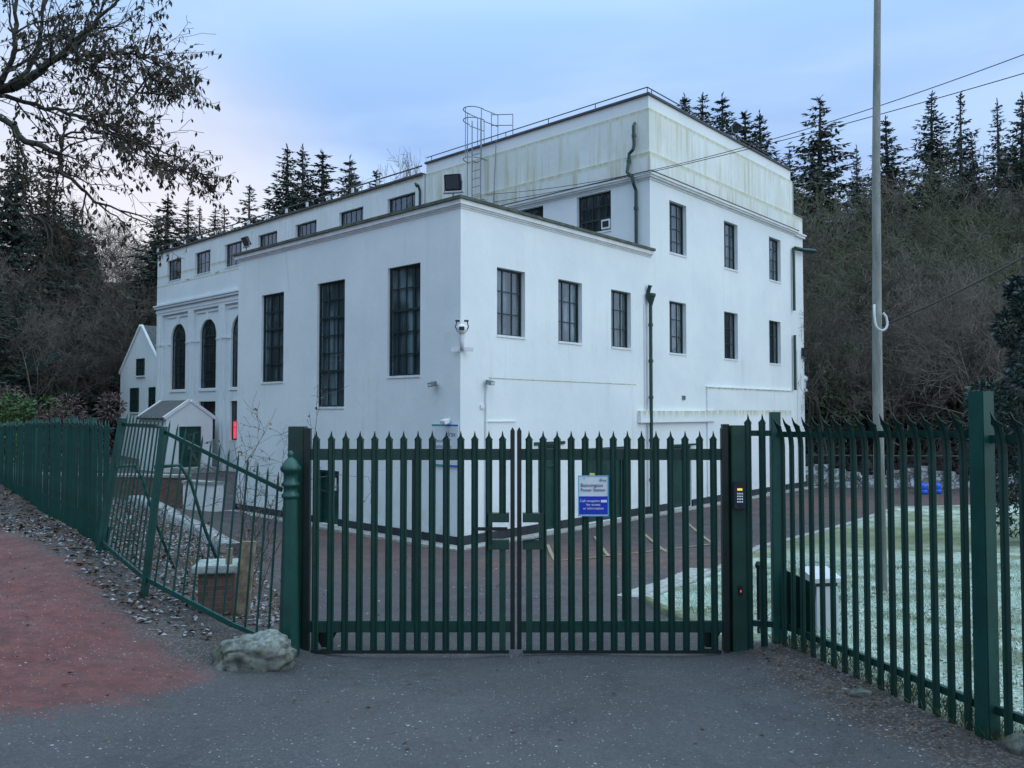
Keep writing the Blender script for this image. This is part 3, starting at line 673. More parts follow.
# frame: x -> -v direction, y -> +u direction
gable_house('cottage', co_, 0, 5.9, 5.6, 8.4, 9, WHITE, '', '')
CF = lambda a, d, w: (a, d-.14, w)
for (a0, a1, w0, w1, k) in ((2.5,3.6,5.35,6.4,3),(1.65,2.85,3.1,4.6,2),(4.35,5.5,3.1,4.6,2)):
    s = MB(); fbox(s, CF, a0-.1, a1+.1, .05, .139, w0-.1, w0-.02); s.build('sill', CREAM, co_)
    s = MB(); t_ = .06
    fbox(s, CF, a0, a0+t_, .07, .139, w0, w1); fbox(s, CF, a1-t_, a1, .07, .139, w0, w1); fbox(s, CF, a0+t_, a1-t_, .07, .139, w0, w0+t_); fbox(s, CF, a0+t_, a1-t_, .07, .139, w1-t_, w1)
    for i in range(1, 3): fbox(s, CF, a0+(a1-a0)*i/3-.02, a0+(a1-a0)*i/3+.02, .08, .139, w0+t_, w1-t_)
    fbox(s, CF, a0+t_, a1-t_, .085, .139, (w0+w1)/2-.02, (w0+w1)/2+.02)
    wo = s.build('window', DOORG, co_)
    g = MB(); g.add([CF(a0,.125,w0), CF(a1,.125,w0), CF(a1,.125,w1), CF(a0,.125,w1)], [(0,1,2,3)]); g.build('pane', plain('cottage_dark_glass', (.02,.035,.035), .12, .3), wo, fix=False)

# ---------------------------------------------------------------- yard details
YELLOW = plain('worn_yellow_paint', (.26,.22,.14), .85, .45, 20)
def strip(pts, w, off, mat, name, kind='structure'):
    V_, F_ = [], []; P = []
    for i in range(len(pts)-1):
        a, b = np.array(pts[i]), np.array(pts[i+1]); n = max(2, int(np.linalg.norm(b-a)/.15))
        for k in range(n): P.append(a+(b-a)*k/n)
    P.append(np.array(pts[-1])); P = np.array(P); T = np.gradient(P, axis=0); N = np.stack([-T[:,1], T[:,0]], 1); N /= np.linalg.norm(N, axis=1)[:, None]
    A, C_ = P+N*w/2, P-N*w/2; za = height(A[:,0], A[:,1])+off; zc = height(C_[:,0], C_[:,1])+off
    V_ = np.vstack([np.c_[A, za], np.c_[C_, zc]]); n = len(P)
    F_ = [(i, i+1, n+i+1, n+i) for i in range(n-1)]
    o = link(name, np_mesh(name, V_, F_, mat)); tag(o, kind=kind); return o
bays = [((.83,18.7),(.86,15.9)),((2.05,19.9),(2.0,16.6)),((3.35,21.2),(3.3,17.2)),((4.9,22.6),(4.6,18.4))]
for a, b in bays: strip([a, b], .075, .022, YELLOW, 'parking_bay_marking')
strip([(.86,15.9),(4.6,18.4)], .06, .026, YELLOW, 'parking_bay_marking')
# kerb round the lawn
def kerb(pts, w, h, mat, name):
    P = []
    for i in range(len(pts)-1):
        a, b = np.array(pts[i]), np.array(pts[i+1]); n = max(2, int(np.linalg.norm(b-a)/.3))
        for k in range(n): P.append(a+(b-a)*k/n)
    P.append(np.array(pts[-1])); P = np.array(P); T = np.gradient(P, axis=0); N = np.stack([-T[:,1], T[:,0]], 1); N /= np.linalg.norm(N, axis=1)[:, None]
    z = height(P[:,0], P[:,1]); A, C_ = P+N*w/2, P-N*w/2; n = len(P)
    V_ = np.vstack([np.c_[A, z-.2], np.c_[A, z+h], np.c_[C_, z+h], np.c_[C_, z-.2]])
    F_ = [(k*n+i, k*n+i+1, (k+1)*n+i+1, (k+1)*n+i) for k in range(3) for i in range(n-1)] + [(0, n, 2*n, 3*n), (n-1, 2*n-1, 3*n-1, 4*n-1)]
    me = np_mesh(name, V_, F_, mat); return link(name, me)
tag(kerb([(1.9,8.2),(1.72,10.5)], .10, .05, plain('mossy_kerb', (.10,.11,.06), .9, .4, 8, .4), 'kerb'), kind='structure')
tag(kerb([(1.70,10.55),(2.5,12.15),(3.6,14.3),(5.5,17.9),(9.5,22.5),(12.5,26.1),(17,26.9),(30,26.5)], .14, .03, CONC, 'kerb'), kind='structure')
strip([(1.6,10.75),(2.4,12.3),(3.45,14.5)], .5, .012, CONC, 'pavement')
# left side: retaining walls, kerb beam, pillar
BRICK = None
def m_brick():
    t = NT('brown_brick'); b = t.new('ShaderNodeTexBrick'); mp = t.new('ShaderNodeMapping'); mp.inputs['Rotation'].default_value = (R_(90), 0, 0)
    t.l(t.coords(), mp.inputs[0]); t.l(mp.outputs[0], b.inputs['Vector']); b.inputs['Scale'].default_value = 4.4
    b.inputs['Color1'].default_value = (.10,.055,.045,1); b.inputs['Color2'].default_value = (.15,.085,.065,1); b.inputs['Mortar'].default_value = (.13,.12,.11,1)
    c = t.mix(t.ramp(t.noise(6, 5), .45, .7, 0, .7), b.outputs['Color'], (.055,.065,.04)); t.bump(t.noise(30, 4), .4, .01)
    return t.fin(c, .9)
BRICK = m_brick()
WOOD = plain('weathered_plank', (.24,.19,.13), .85, .35, 9, .3)
pz = hz(-3.0, 8.25)
pr = empty('brick_pier', (-3.03, 8.3, pz-.1), .18); tag(pr, 'short brown brick pier with frosty stone cap behind the sagging railings', 'pier')
m = MB(); m.box(-.16,.16,-.16,.16,-.15,.52); m.build('pier_body', BRICK, pr)
m = MB(); m.box(-.22,.22,-.22,.22,.522,.60); m.build('cap', plain('frosty_stone', (.30,.34,.33), .9, .35, 9, .5), pr, bevel=.012)
m = MB(); m.obox((-2.745,8.28,pz+.22), (1,0,0), (0,1,0), (.08,0,1), .07, .025, .50)
o = m.build('timber_plank', WOOD); tag(o, 'upright weathered pale timber plank leaning beside the brick pier', 'plank')
m = MB(); m.obox((-2.89,8.20,pz+.2), (1,0,0), (0,1,0), (.03,0,1), .025, .03, .46)
o = m.build('timber_plank', WOOD); tag(o, 'narrow weathered timber strip between the brick pier and the wide plank', 'plank')
# low walls by the porch
def low_wall(p0, p1, t, z0, z1, mat, cap, label, cat='wall', name='retaining_wall'):
    p0, p1 = Vector((*p0, 0)), Vector((*p1, 0)); c = (p0+p1)/2; ang = math.atan2((p1-p0).y, (p1-p0).x); L = (p1-p0).length/2
    e = empty(name, (c.x, c.y, z0), ang); tag(e, label, cat)
    m = MB(); m.box(-L, L, -t/2, t/2, -.4, z1-z0); m.build('wall_body', mat, e)
    m = MB(); m.box(-L-.03, L+.03, -t/2-.04, t/2+.04, z1-z0+.002, z1-z0+.08); m.build('coping', cap, e); return e
low_wall((-15.5,26.0), (-10.2,25.2), .35, -.9, .1, BRICK, CONC, 'brown brick retaining wall in front of the porch steps')
low_wall((-10.1,25.0), (-8.9,24.4), .35, -.9, -.05, CREAM, CONC, 'short pale rendered retaining wall beside the wing of the building')
o = kerb([(-10.6,22.6),(-8.6,20.2),(-6.9,18.0),(-5.3,15.2)], .35, .22, plain('frosty_concrete', (.24,.25,.26), .9, .4, 6, .4), 'concrete_edging')
tag(o, 'long frosty concrete edging beam crossing the leaf covered bank', 'kerb')

# far boundary: low stone wall with frosty top
def m_stone():
    t = NT('frosty_rubble'); v = t.sep(t.vor(3.2, 'F1', None, 'Color')); e = t.ramp(t.vor(3.2, 'DISTANCE_TO_EDGE'), 0, .08, 0, 1)
    c = t.mix(t.ramp(v[0], 0, 1), (.10,.10,.10), (.22,.21,.19)); c = t.mix(t.ramp(t.noise(4, 5), .45, .6, 0, .9), c, (.45,.52,.56)); c = t.mix(e, (.03,.03,.03), c)
    t.bump(t.vor(3.2), .6, .08); return t.fin(c, .9)
STONEM = m_stone()
wl = empty('boundary_wall', (11.2, 33.6, 0)); tag(wl, 'low frosty rubble stone wall at the foot of the wooded slope', 'wall')
P = [(0.3,0),(6,-.8),(14,-1.5),(24,-3),(36,-5)]
m = MB()
for i in range(len(P)-1):
    a, b = Vector((*P[i], 0)), Vector((*P[i+1], 0)); n = 10
    for k in range(n):
        p, q = a.lerp(b, k/n), a.lerp(b, (k+1)/n); z0 = min(hz(p.x+11.2, p.y+33.6), hz(q.x+11.2, q.y+33.6)) 
        hh = .85+random.uniform(-.06,.06)+.2*math.sin(i*3+k*.9)
        m.bar((p.x,p.y,z0-.2+hh/2), (q.x,q.y,z0-.2+hh/2), .5, hh+.1)
m.build('rubble_wall', STONEM, wl)
m = MB(); m.tube([(0,-.1,.35),(6,-.9,.35),(14,-1.6,.38),(24,-3.1,.5),(36,-5.1,.7)], .035, 6)
for i in range(12): 
    s = i*3.; yy = np.interp(s, [0,6,14,24,36], [-.1,-.9,-1.6,-3.1,-5.1]); m.tube([(s,yy,-1.1),(s,yy,np.interp(s,[0,14,24,36],[.35,.38,.5,.7]))], .04, 6)
m.build('guard_rail', PIPE, wl)
BLUE = plain('blue_plastic', (.01,.10,.55), .4, .1)
for k, (xx, yy) in enumerate(((15.6,30.6),(16.2,30.75))):
    z = hz(xx, yy); e = empty('blue_barrel', (xx, yy, z)); tag(e, ['bright blue barrel on the left of the pair by the far stone wall', 'bright blue barrel on the right of the pair by the far stone wall'][k], 'barrel', 'blue barrels by the far stone wall')
    m = MB(); m.lathe((0,0,0), [(.19,0),(.22,.05),(.22,.15),(.205,.17),(.22,.19),(.22,.36),(.19,.40)], 16); m.build('drum', BLUE, e, smooth=True)
    m = MB(); m.lathe((0,0,.402), [(.15,0),(.15,.03),(.04,.04)], 16); m.build('lid', BLUE, e)

# ---------------------------------------------------------------- palisade parts
def pale_mesh(h, w=.062, hook=False, mat=GREEN, tips=3):
    """W-section steel pale, triple pointed head, 4 mm plate; faces -Y; z from 0 to h"""
    xs = [-.5, -.30, -.13, .13, .30, .5]; ys = [0., -.014, -.004, -.004, -.014, 0.]
    th = .004; sh = h-.10
    # outline rows (z) for each column: body to shoulder, then head
    heads = [h-.085, h-.055, h-.008, h-.008, h-.055, h-.085]
    rows = [lambda i: 0., lambda i: sh*.5, lambda i: sh, lambda i: heads[i]]
    squeeze = [1, 1, 1, .42]
    m = MB()
    def pt(i, j, back):
        x = xs[i]*w; y = ys[i] + (th if back else 0); z = rows[j](i)
        if j == 3:
            x *= [1.12, .6, .15, .15, .6, 1.12][i]
        if hook and z > h-.42:
            s = (z-(h-.42)); y -= .62*s*s*1.6
        return (x, y, z)
    nr = 4
    if hook:
        rows = [lambda i: 0., lambda i: sh*.5, lambda i: h-.26, lambda i: h-.20, lambda i: h-.15, lambda i: sh, lambda i: heads[i]]; nr = 7
        def pt(i, j, back):
            x = xs[i]*w; y = ys[i] + (th if back else 0); z = rows[j](i)
            if j == nr-1: x *= [1.35, .7, .15, .15, .7, 1.35][i]
            if z > h-.26: s = z-(h-.26); y -= 1.35*s*s
            return (x, y, z)
    n = len(xs); V_ = [pt(i, j, b) for b in (0, 1) for j in range(nr) for i in range(n)]; N = n*nr; F_ = []
    for j in range(nr-1):
        for i in range(n-1):
            a = j*n+i; F_.append((a, a+1, a+n+1, a+n)); F_.append((N+a+n, N+a+n+1, N+a+1, N+a))
    for i in range(n-1): F_.append((i+1, i, N+i, N+i+1)); a = (nr-1)*n+i; F_.append((a, a+1, N+a+1, N+a))
    for j in range(nr-1): F_.append((j*n, (j+1)*n, N+(j+1)*n, N+j*n)); a = j*n+n-1; F_.append((a+n, a, N+a, N+a+n))
    m.add(V_, F_); return m.mesh('pale', mat)
YG = 7.17
PG = pale_mesh(1.96)
def gate_leaf(x0, x1, xs, label, mirror):
    g = empty('gate_leaf', (x0, YG, .03)); tag(g, label, 'gate', 'double palisade gate across the drive')
    L = x1-x0
    m = MB(); m.box(.0,L,-.0,.04,1.69,1.79); m.build('top_rail', GREEN, g)
    m = MB(); m.box(.0,L,-.0,.04,.165,.265); m.build('bottom_rail', GREEN, g)
    m = MB(); m.box(0.02,L-.02,-.03,.02,-.012,.018); m.build('threshold_bar', BLACKP, g)
    hx, lx = (-.03, L+.01) if not mirror else (L+.03, -.01)
    m = MB(); m.box(hx-.028,hx+.028,-.012,.044,.0,1.975); m.build('hinge_stile', BLACKP, g)
    m = MB(); m.box(lx-.02,lx+.02,-.012,.044,.02,1.95); m.prism([(lx-.02,-.012,1.95),(lx+.02,-.012,1.95),(lx,-.012,1.985)], (0,.056,0)); m.build('lock_stile', BLACKP, g)
    for k, x in enumerate(xs):
        o = link('pale', PG if k != (len(xs)-1 if not mirror else 0) else PGs, g)
        o.location = (x-x0, -.006, 0)
        if k == (len(xs)-1 if not mirror else 0):   # cut round the lock opening
            o.location = (x-x0, -.006, 1.20); o2 = link('pale', PGl, g); o2.location = (x-x0, -.006, 0)
    kx = (x1-.12-x0) if not mirror else .12
    m = MB()
    if not mirror: a0, a1 = L-.205, L-.02
    else: a0, a1 = .02, .205
    m.box(a0,a1,-.03,.05,1.14,1.22); m.box(a0,a1,-.03,.05,.90,.985)
    if not mirror: m.box(a0,a0+.035,-.028,.048,.985,1.14)
    else: m.box(a1-.04,a1,-.028,.048,.985,1.14)
    m.build('lock_box', GREEN3, g)
    m = MB()
    if not mirror: m.box(L-.33,L-.035,-.05,-.032,1.07,1.10); m.box(L-.19,L-.17,-.052,-.031,.95,1.12)
    else: m.tube([(.02,-.04,.98),(.1,-.045,.99),(.19,-.04,1.01)], .007, 6)
    m.build('slide_bolt', BLACKP, g)
    sx = .92 if not mirror else .93
    m = MB(); m.box(sx-.02,sx+.02,.042,.07,.2,1.74); m.build('stiffener', GREEN, g)
    m = MB(); hx2 = .12 if not mirror else L-.12
    m.prism([(hx2-.1,.05,.16),(hx2+.12,.05,.16),(hx2+.04,.05,.02),(hx2-.02,.05,.02)], (0,.03,0)); m.build('ground_bracket', BLACKP, g)
    return g
def short_pale(z0, h): return pale_mesh(h)
PGs = pale_mesh(1.96-1.20); 
m = MB(); m.box(-.028,.028,-.012,-.002,0,.90); PGl = m.mesh('pale', GREEN3)
xl = [(x-512)/800*YG for x in (317,332,346.4,360.7,375.2,389.6,404,418.4,432.6,446.6,461,474.9,489,502.6)]
xr = [(x-512)/800*YG for x in (529,543,557,571,585,599,613,627,641,655.5,670,684.5,699,712.6)]
gl = gate_leaf(-1.80, -.005, xl, 'left leaf of the dark green palisade gate with a sliding bolt', False)
gr = gate_leaf(.075, 1.87, xr, 'right leaf of the dark green palisade gate carrying the blue and white sign', True)
# sign on gate
sg = empty('gate_sign', (.59, YG-.045, 1.235)); tag(sg, 'blue and white sign reading Bonnington Power Station fixed to the right gate leaf', 'sign')
m = MB(); m.box(0,.262,0,.006,0,.345); m.build('sign_board', SIGNW, sg)
m = MB(); m.box(.004,.258,-.003,-.0005,.008,.168); m.build('blue_panel', SIGNB, sg)
m = MB(); m.box(-.004,.0035,-.005,.008,0,.345); m.box(.2585,.266,-.005,.008,0,.345); m.box(-.004,.266,-.005,.008,-.008,-.001); m.box(-.004,.266,-.005,.008,.346,.352); m.build('edge_trim', TUR, sg)
MG = Matrix(((1,0,0,0),(0,0,-1,0),(0,1,0,0),(0,0,0,1)))
def gs(s, x, z, size, al, mat): text_mesh(s, size, mat, 'lettering', sg, Matrix.Translation((x,-.0045,z)) @ MG, al, .0005, .0)
gs('drax', .247, .300, .034, 'RIGHT', NAVY); gs('Bonnington', .018, .252, .043, 'LEFT', NAVY); gs('Power Station', .018, .212, .038, 'LEFT', NAVY)
gs('Call reception', .012, .118, .031, 'LEFT', PW); gs('for access', .131, .085, .031, 'CENTER', PW); gs('or information', .131, .052, .031, 'CENTER', PW)
m = MB(); m.box(.198,.25,-.0055,-.0035,.115,.136); m.build('blanked_number', PW, sg)
m = MB(); m.box(.10,.145,.0,.01,.353,.372); m.build('yellow_tie', plain('yellow_tag', (.6,.5,.12), .5), sg)
m = MB(); [m.lathe((x,-.004,z), [(.006,0),(.006,.004)], 6) for x in (.05,.2) for z in (.325,.02)]; m.build('screw', METAL, sg)

# gate posts
def post(name, x, y, z0, w, h, mat, label, rot=0., d=None, group=None):
    m = MB(); d = d or w; m.box(-w/2,w/2,-d/2,d/2,-.3,h); e = m.build(name, mat, bevel=.006); e.location = (x,y,z0); e.rotation_euler = (0,0,rot)
    tag(e, label, 'post', group); return e
post('gate_post', -1.935, YG+.08, 0.0, .145, 2.02, GREEN, 'broad square green steel gate post behind the old iron post')
pp = post('gate_post', 2.03, YG+.05, 0.03, .145, 2.0, GREEN3, 'mossy square green gate post carrying the keypad')
m = MB(); m.box(-.03,.03,-.03,.03,-.2,2.02); e = m.build('gate_post', BLACKP); e.location = (1.93, YG+.09, .02); tag(e, 'dark strip standing in for the shaded gap between right gate leaf and keypad post', 'post')  # no real post: black bar added for the darkness of the open gap
kp = empty('keypad', (2.015, YG-.03, 1.29)); tag(kp, 'black door entry keypad with lit yellow strip on the right gate post', 'keypad')
m = MB(); m.box(-.055,.055,-.035,.0,0,.24); m.build('housing', plain('dark_blue_plastic', (.018,.022,.035), .4, .2), kp, bevel=.006)
m = MB(); m.box(-.022,.022,-.038,-.0355,.165,.185); m.build('display', m_emit('yellow_lit', (1.,.75,.1), .45), kp)
m = MB(); [m.box(-.024+i*.019,-.012+i*.019,-.038,-.0355,.06+j*.024,.073+j*.024) for i in range(3) for j in range(4)]; m.build('key', m_emit('key_backlight', (.75,.8,.9), .08), kp)
m = MB(); m.lathe((0,-.037,.03), [(.012,0),(.012,.004)], 10); m.build('call_button', BLK, kp)
m = MB(); m.box(-.018,.018,-.02,0,0,.08); e = m.build('lock_cover', BLACKP); e.location = (2.02, YG-.025, .53); tag(e, 'small black lock plate low on the mossy gate post', 'lock')
m = MB(); m.box(-.006,.006,-.006,0,0,.018); rd = m.build('red_tab', m_emit('red_led', (.9,.1,.08), .35), e); rd.location = (0,-.021,.03)
# ornate old iron post
ip = empty('iron_post', (-1.925, 6.98, .05), 0); tag(ip, 'old cast iron gate post with moulded finial and tapering fluted shaft', 'post')
m = MB(); m.lathe((0,0,-.2), [(.092,0),(.092,.25),(.086,.3),(.062,1.5),(.060,1.55)], 8, R_(22.5)); m.build('shaft', GREEN2, ip)
m = MB(); m.lathe((0,0,1.35), [(.062,0),(.075,.01),(.075,.035),(.06,.05),(.06,.10),(.078,.11),(.078,.13),(.06,.15),(.060,.22),(.085,.24),(.09,.265),(.075,.29),(.05,.33),(.026,.35),(.022,.36),(.03,.375),(.024,.40),(.004,.415)], 16); m.build('finial', GREEN2, ip, smooth=True)

# ---------------------------------------------------------------- right palisade
PR = pale_mesh(2.06, .062, True)
PRs = pale_mesh(2.08)
fr = empty('palisade_fence', (2.36, YG, 0)); tag(fr, 'dark green palisade fence with outward curved spikes running along the lawn on the right', 'fence')
p2 = np.array([2.965, 5.06]); p1 = np.array([2.36, YG]); dd_ = (p2-p1); LL = float(np.linalg.norm(dd_)); ang = math.atan2(dd_[1], dd_[0]); p3 = p2 + dd_/LL*2.4
nrm = np.array([dd_[1], -dd_[0]])/LL  # points to outside (left)
if nrm[0] > 0: nrm = -nrm
def fz(x, y): return hz(x, y)
for k, x in enumerate((2.105, 2.232)):
    o = link('pale', PRs, fr); o.location = (x-2.36, -.02, .06)
def on_line(s): p = p1 + dd_/LL*s; return p
def rail(s0, s1, z0, z1, name, h=.05, off=.02):
    a, b = on_line(s0), on_line(s1); m = MB(); m.bar((a[0]-2.36-nrm[0]*off, a[1]-YG-nrm[1]*off, z0), (b[0]-2.36-nrm[0]*off, b[1]-YG-nrm[1]*off, z1), .035, h); return m.build(name, GREEN, fr)
ns = 16
for k in range(ns):
    s = .115 + k*(LL-.2)/(ns-.6)*1.0
    p = on_line(s); z = max(fz(*p), .05)
    o = link('pale', PR, fr); o.location = (p[0]-2.36+nrm[0]*.01, p[1]-YG+nrm[1]*.01, .045+.05*s/LL*1.2); o.rotation_euler = (0, 0, math.atan2(nrm[1], nrm[0])+math.pi/2)
for k in range(32):
    if k == 16: continue
    s = LL + .16 + k*.137; p = on_line(s); o = link('pale', PR, fr); o.location = (p[0]-2.36+nrm[0]*.01, p[1]-YG+nrm[1]*.01, .10); o.rotation_euler = (0, 0, math.atan2(nrm[1], nrm[0])+math.pi/2)
rail(0.03, LL-.05, 1.95, 2.01, 'top_rail'); rail(.03, LL-.05, .27, .30, 'bottom_rail'); rail(LL+.05, LL+4.6, 1.98, 2.15, 'top_rail'); rail(LL+.05, LL+4.6, .31, .50, 'bottom_rail')
m = MB(); m.bar((2.04-2.36,.02,1.96),(0,.02,1.96),.035,.05); m.build('top_rail', GREEN, fr); m = MB(); m.bar((2.04-2.36,.02,.28),(0,.02,.26),.035,.05); m.build('bottom_rail', GREEN, fr)
def fpost(x, y, z0, h, w, rot):
    m = MB(); c_ = math.cos(rot); s_ = math.sin(rot); m.obox((x-2.36,y-YG,z0+h/2-.15), (c_,s_,0), (-s_,c_,0), (0,0,1), w/2, w*.4, h/2+.15); return m.build('fence_post', GREEN2, fr, bevel=.005)
fpost(2.36, YG+.02, .05, 2.10, .085, 0); fpost(p2[0], p2[1], .08, 2.2, .115, ang); fpost(p3[0], p3[1], .2, 2.2, .13, ang)
# rectangular sheet fixed behind the pales + cabinet
def shade_panel():
    a, b = on_line(.02), on_line(.43); off = .06
    m = MB(); m.bar((a[0]-nrm[0]*off, a[1]-nrm[1]*off, .50), (b[0]-nrm[0]*off, b[1]-nrm[1]*off, .46), .012, .50); o = m.build('steel_sheet', GREEN)
    tag(o, 'dark green steel sheet fixed low behind the first pales of the right fence', 'panel')
shade_panel()
cb = empty('meter_cabinet', (2.98, 7.75, hz(3.02, 7.75)-.03), R_(8)); tag(cb, 'pale grey utility cabinet with sloping lid standing on the frosty lawn behind the fence', 'cabinet')
m = MB(); m.box(-.13,.10,-.12,.12,0,.46); m.build('cabinet_body', GREY, cb, bevel=.008)
m = MB(); m.prism([(-.16,-.15,.50),(-.16,.15,.50),(-.16,.15,.60),(-.16,-.15,.54)], (.29,0,0)); m.build('lid', GREY, cb)
m = MB(); m.box(-.12,.09,-.115,.115,.46,.499); m.build('lock_strip', BLK, cb)
m = MB(); m.tube([(0,0,-.1),(0,0,.62)], .02, 8); m.lathe((0,0,.62), [(.03,0),(.035,.03),(.02,.06)], 10); e = m.build('marker_post', BLK); e.location = (2.37, 7.75, hz(2.37,7.75)); tag(e, 'short thin black marker post on the lawn just behind the fence corner', 'post')

# ---------------------------------------------------------------- left railings + palisade
Q0 = Vector((-1.99, 7.05)); Q1 = Vector((-3.74, 8.3)); Q2 = Vector((-4.75, 9.5))
lr = empty('sagging_railings', (Q1.x, Q1.y, .2)); tag(lr, 'leaning old green railings with sloping top rail left of the ornate iron post', 'railings')
O = Vector((Q1.x, Q1.y, .2))
def loc(v): return tuple(Vector(v) - O)
tl = Vector((-3.61, 8.3, 1.95)); tr_ = Vector((-2.02, 7.05, 1.47)); bl = Vector((-3.78, 8.3, .44)); br = Vector((-2.55, 7.35, .22))
m = MB(); m.bar(loc(tl), loc(tr_), .018, .04); m.build('top_rail', GREEN2, lr)
m = MB(); m.bar(loc(bl), loc(br), .022, .05); m.bar(loc(br), loc((-2.02,7.05,.12)), .018, .04); m.build('bottom_rail', GREEN2, lr)
def barm(a, b, r=.0105, spike=.14):
    a, b = Vector(a), Vector(b); d = (b-a).normalized(); m = MB(); m.tube([loc(a), loc(b), loc(b+d*spike*.6), loc(b+d*spike)], [r, r, r*.9, r*.15], 6); return m
n = 13
for k in range(n):
    s = (k+.6)/n; p_t = tl.lerp(tr_, s); p_b = Vector((-3.83, 8.3, .42)).lerp(Vector((-2.10, 7.1, .14)), s)
    barm(p_b, p_t).build('rail_bar', GREEN2, lr)
# second bay Q2..Q1
tl2 = Vector((-4.60, 9.5, 2.0)); bl2 = Vector((-4.85, 9.5, .62))
m = MB(); m.bar(loc(tl2), loc(tl+Vector((-.1,.1,.05))), .018, .04); m.tube([loc(tl+Vector((-.12,.12,.05))), loc(tl+Vector((-.02,.0,.045))), loc(tl)], .018, 6); m.build('top_rail', GREEN2, lr)
m = MB(); m.bar(loc(bl2), loc(bl), .022, .05); m.build('bottom_rail', GREEN2, lr)
for k in range(11):
    s = (k+.5)/11; barm(Vector((-4.85,9.5,.55)).lerp(Vector((-3.8,8.35,.42)), s), tl2.lerp(tl, s)).build('rail_bar', GREEN2, lr)
m = MB(); m.bar(loc((-3.80,8.3,.1)), loc((-3.60,8.28,2.0)), .085, .05, (1,0,0)); m.build('leaning_post', GREEN2, lr)
m = MB(); m.bar(loc((-4.90,9.5,.3)), loc((-4.62,9.5,2.08)), .10, .05, (1,0,0)); m.build('leaning_post', GREEN2, lr)
def stay(a, b):
    a, b = Vector(a), Vector(b); d = b-a; pts = [a, a+Vector((d.x*.28, d.y*.28, .01)), a+Vector((d.x*.42,d.y*.42,d.z*.12)), a+Vector((d.x*.62,d.y*.62,d.z*.48)), b]
    m = MB(); m.tube([loc(p) for p in pts], .018, 8); m.lathe(loc(a), [(.035,-.02),(.035,.02)], 8); return m.build('curved_stay', GREEN2, lr, smooth=True)
stay((-3.68,8.33,1.58), (-3.08,8.9,.1)); stay((-4.70,9.52,1.5), (-4.25,10.2,.1))
# green palisade along the path
PLm = pale_mesh(1.6, .078, False, GREEN2)
lf = empty('palisade_fence', (-4.75, 9.5, .45)); tag(lf, 'long teal green palisade fence beside the red path reaching the left edge', 'fence')
LP = [(-4.78,9.55),(-6.62,12.0),(-8.8,14.7),(-11.5,18.0),(-15.5,23.2),(-20.5,30)]
cum = [0]; 
for a, b in zip(LP[:-1], LP[1:]): cum.append(cum[-1]+math.dist(a, b))
def lpos(s):
    x = np.interp(s, cum, [p[0] for p in LP]); y = np.interp(s, cum, [p[1] for p in LP]); return float(x), float(y)
def ltop(s): return float(np.interp(s, [0, cum[1], cum[2], cum[3], cum[4], cum[5]], [2.06, 2.07, 2.02, 1.90, 1.7, 1.6]))
for k in range(99):
    s = .08+k*.147; x, y = lpos(s); x2, y2 = lpos(s+.1); an = math.atan2(y2-y, x2-x); o = link('pale', PLm, lf)
    o.location = (x+4.75+random.uniform(-.004,.004), y-9.5, ltop(s)-1.6-.45+random.uniform(-.008,.008)); o.rotation_euler = (random.uniform(-.012,.012), random.uniform(-.01,.01), an+math.pi+random.uniform(-.06,.06))
for off, nm in ((-.13, 'top_rail'), (-1.3, 'bottom_rail')):
    for j in range(4):
        m = MB(); a = lpos(cum[j]); b = lpos(cum[j+1]-.01); m.bar((a[0]+4.75, a[1]-9.5+.03, ltop(cum[j])+off-.45), (b[0]+4.75, b[1]-9.5+.03, ltop(cum[j+1])+off-.45), .04, .05); m.build(nm, GREEN2, lf)
for s in (1.5, 3.05, 4.6, 6.5, 9.5, 12.5):
    x, y = lpos(s); m = MB(); m.box(x+4.75-.04, x+4.75+.04, y-9.5+.03, y-9.5+.11, -.6, ltop(s)-.45+.01); m.build('fence_post', GREEN2, lf)

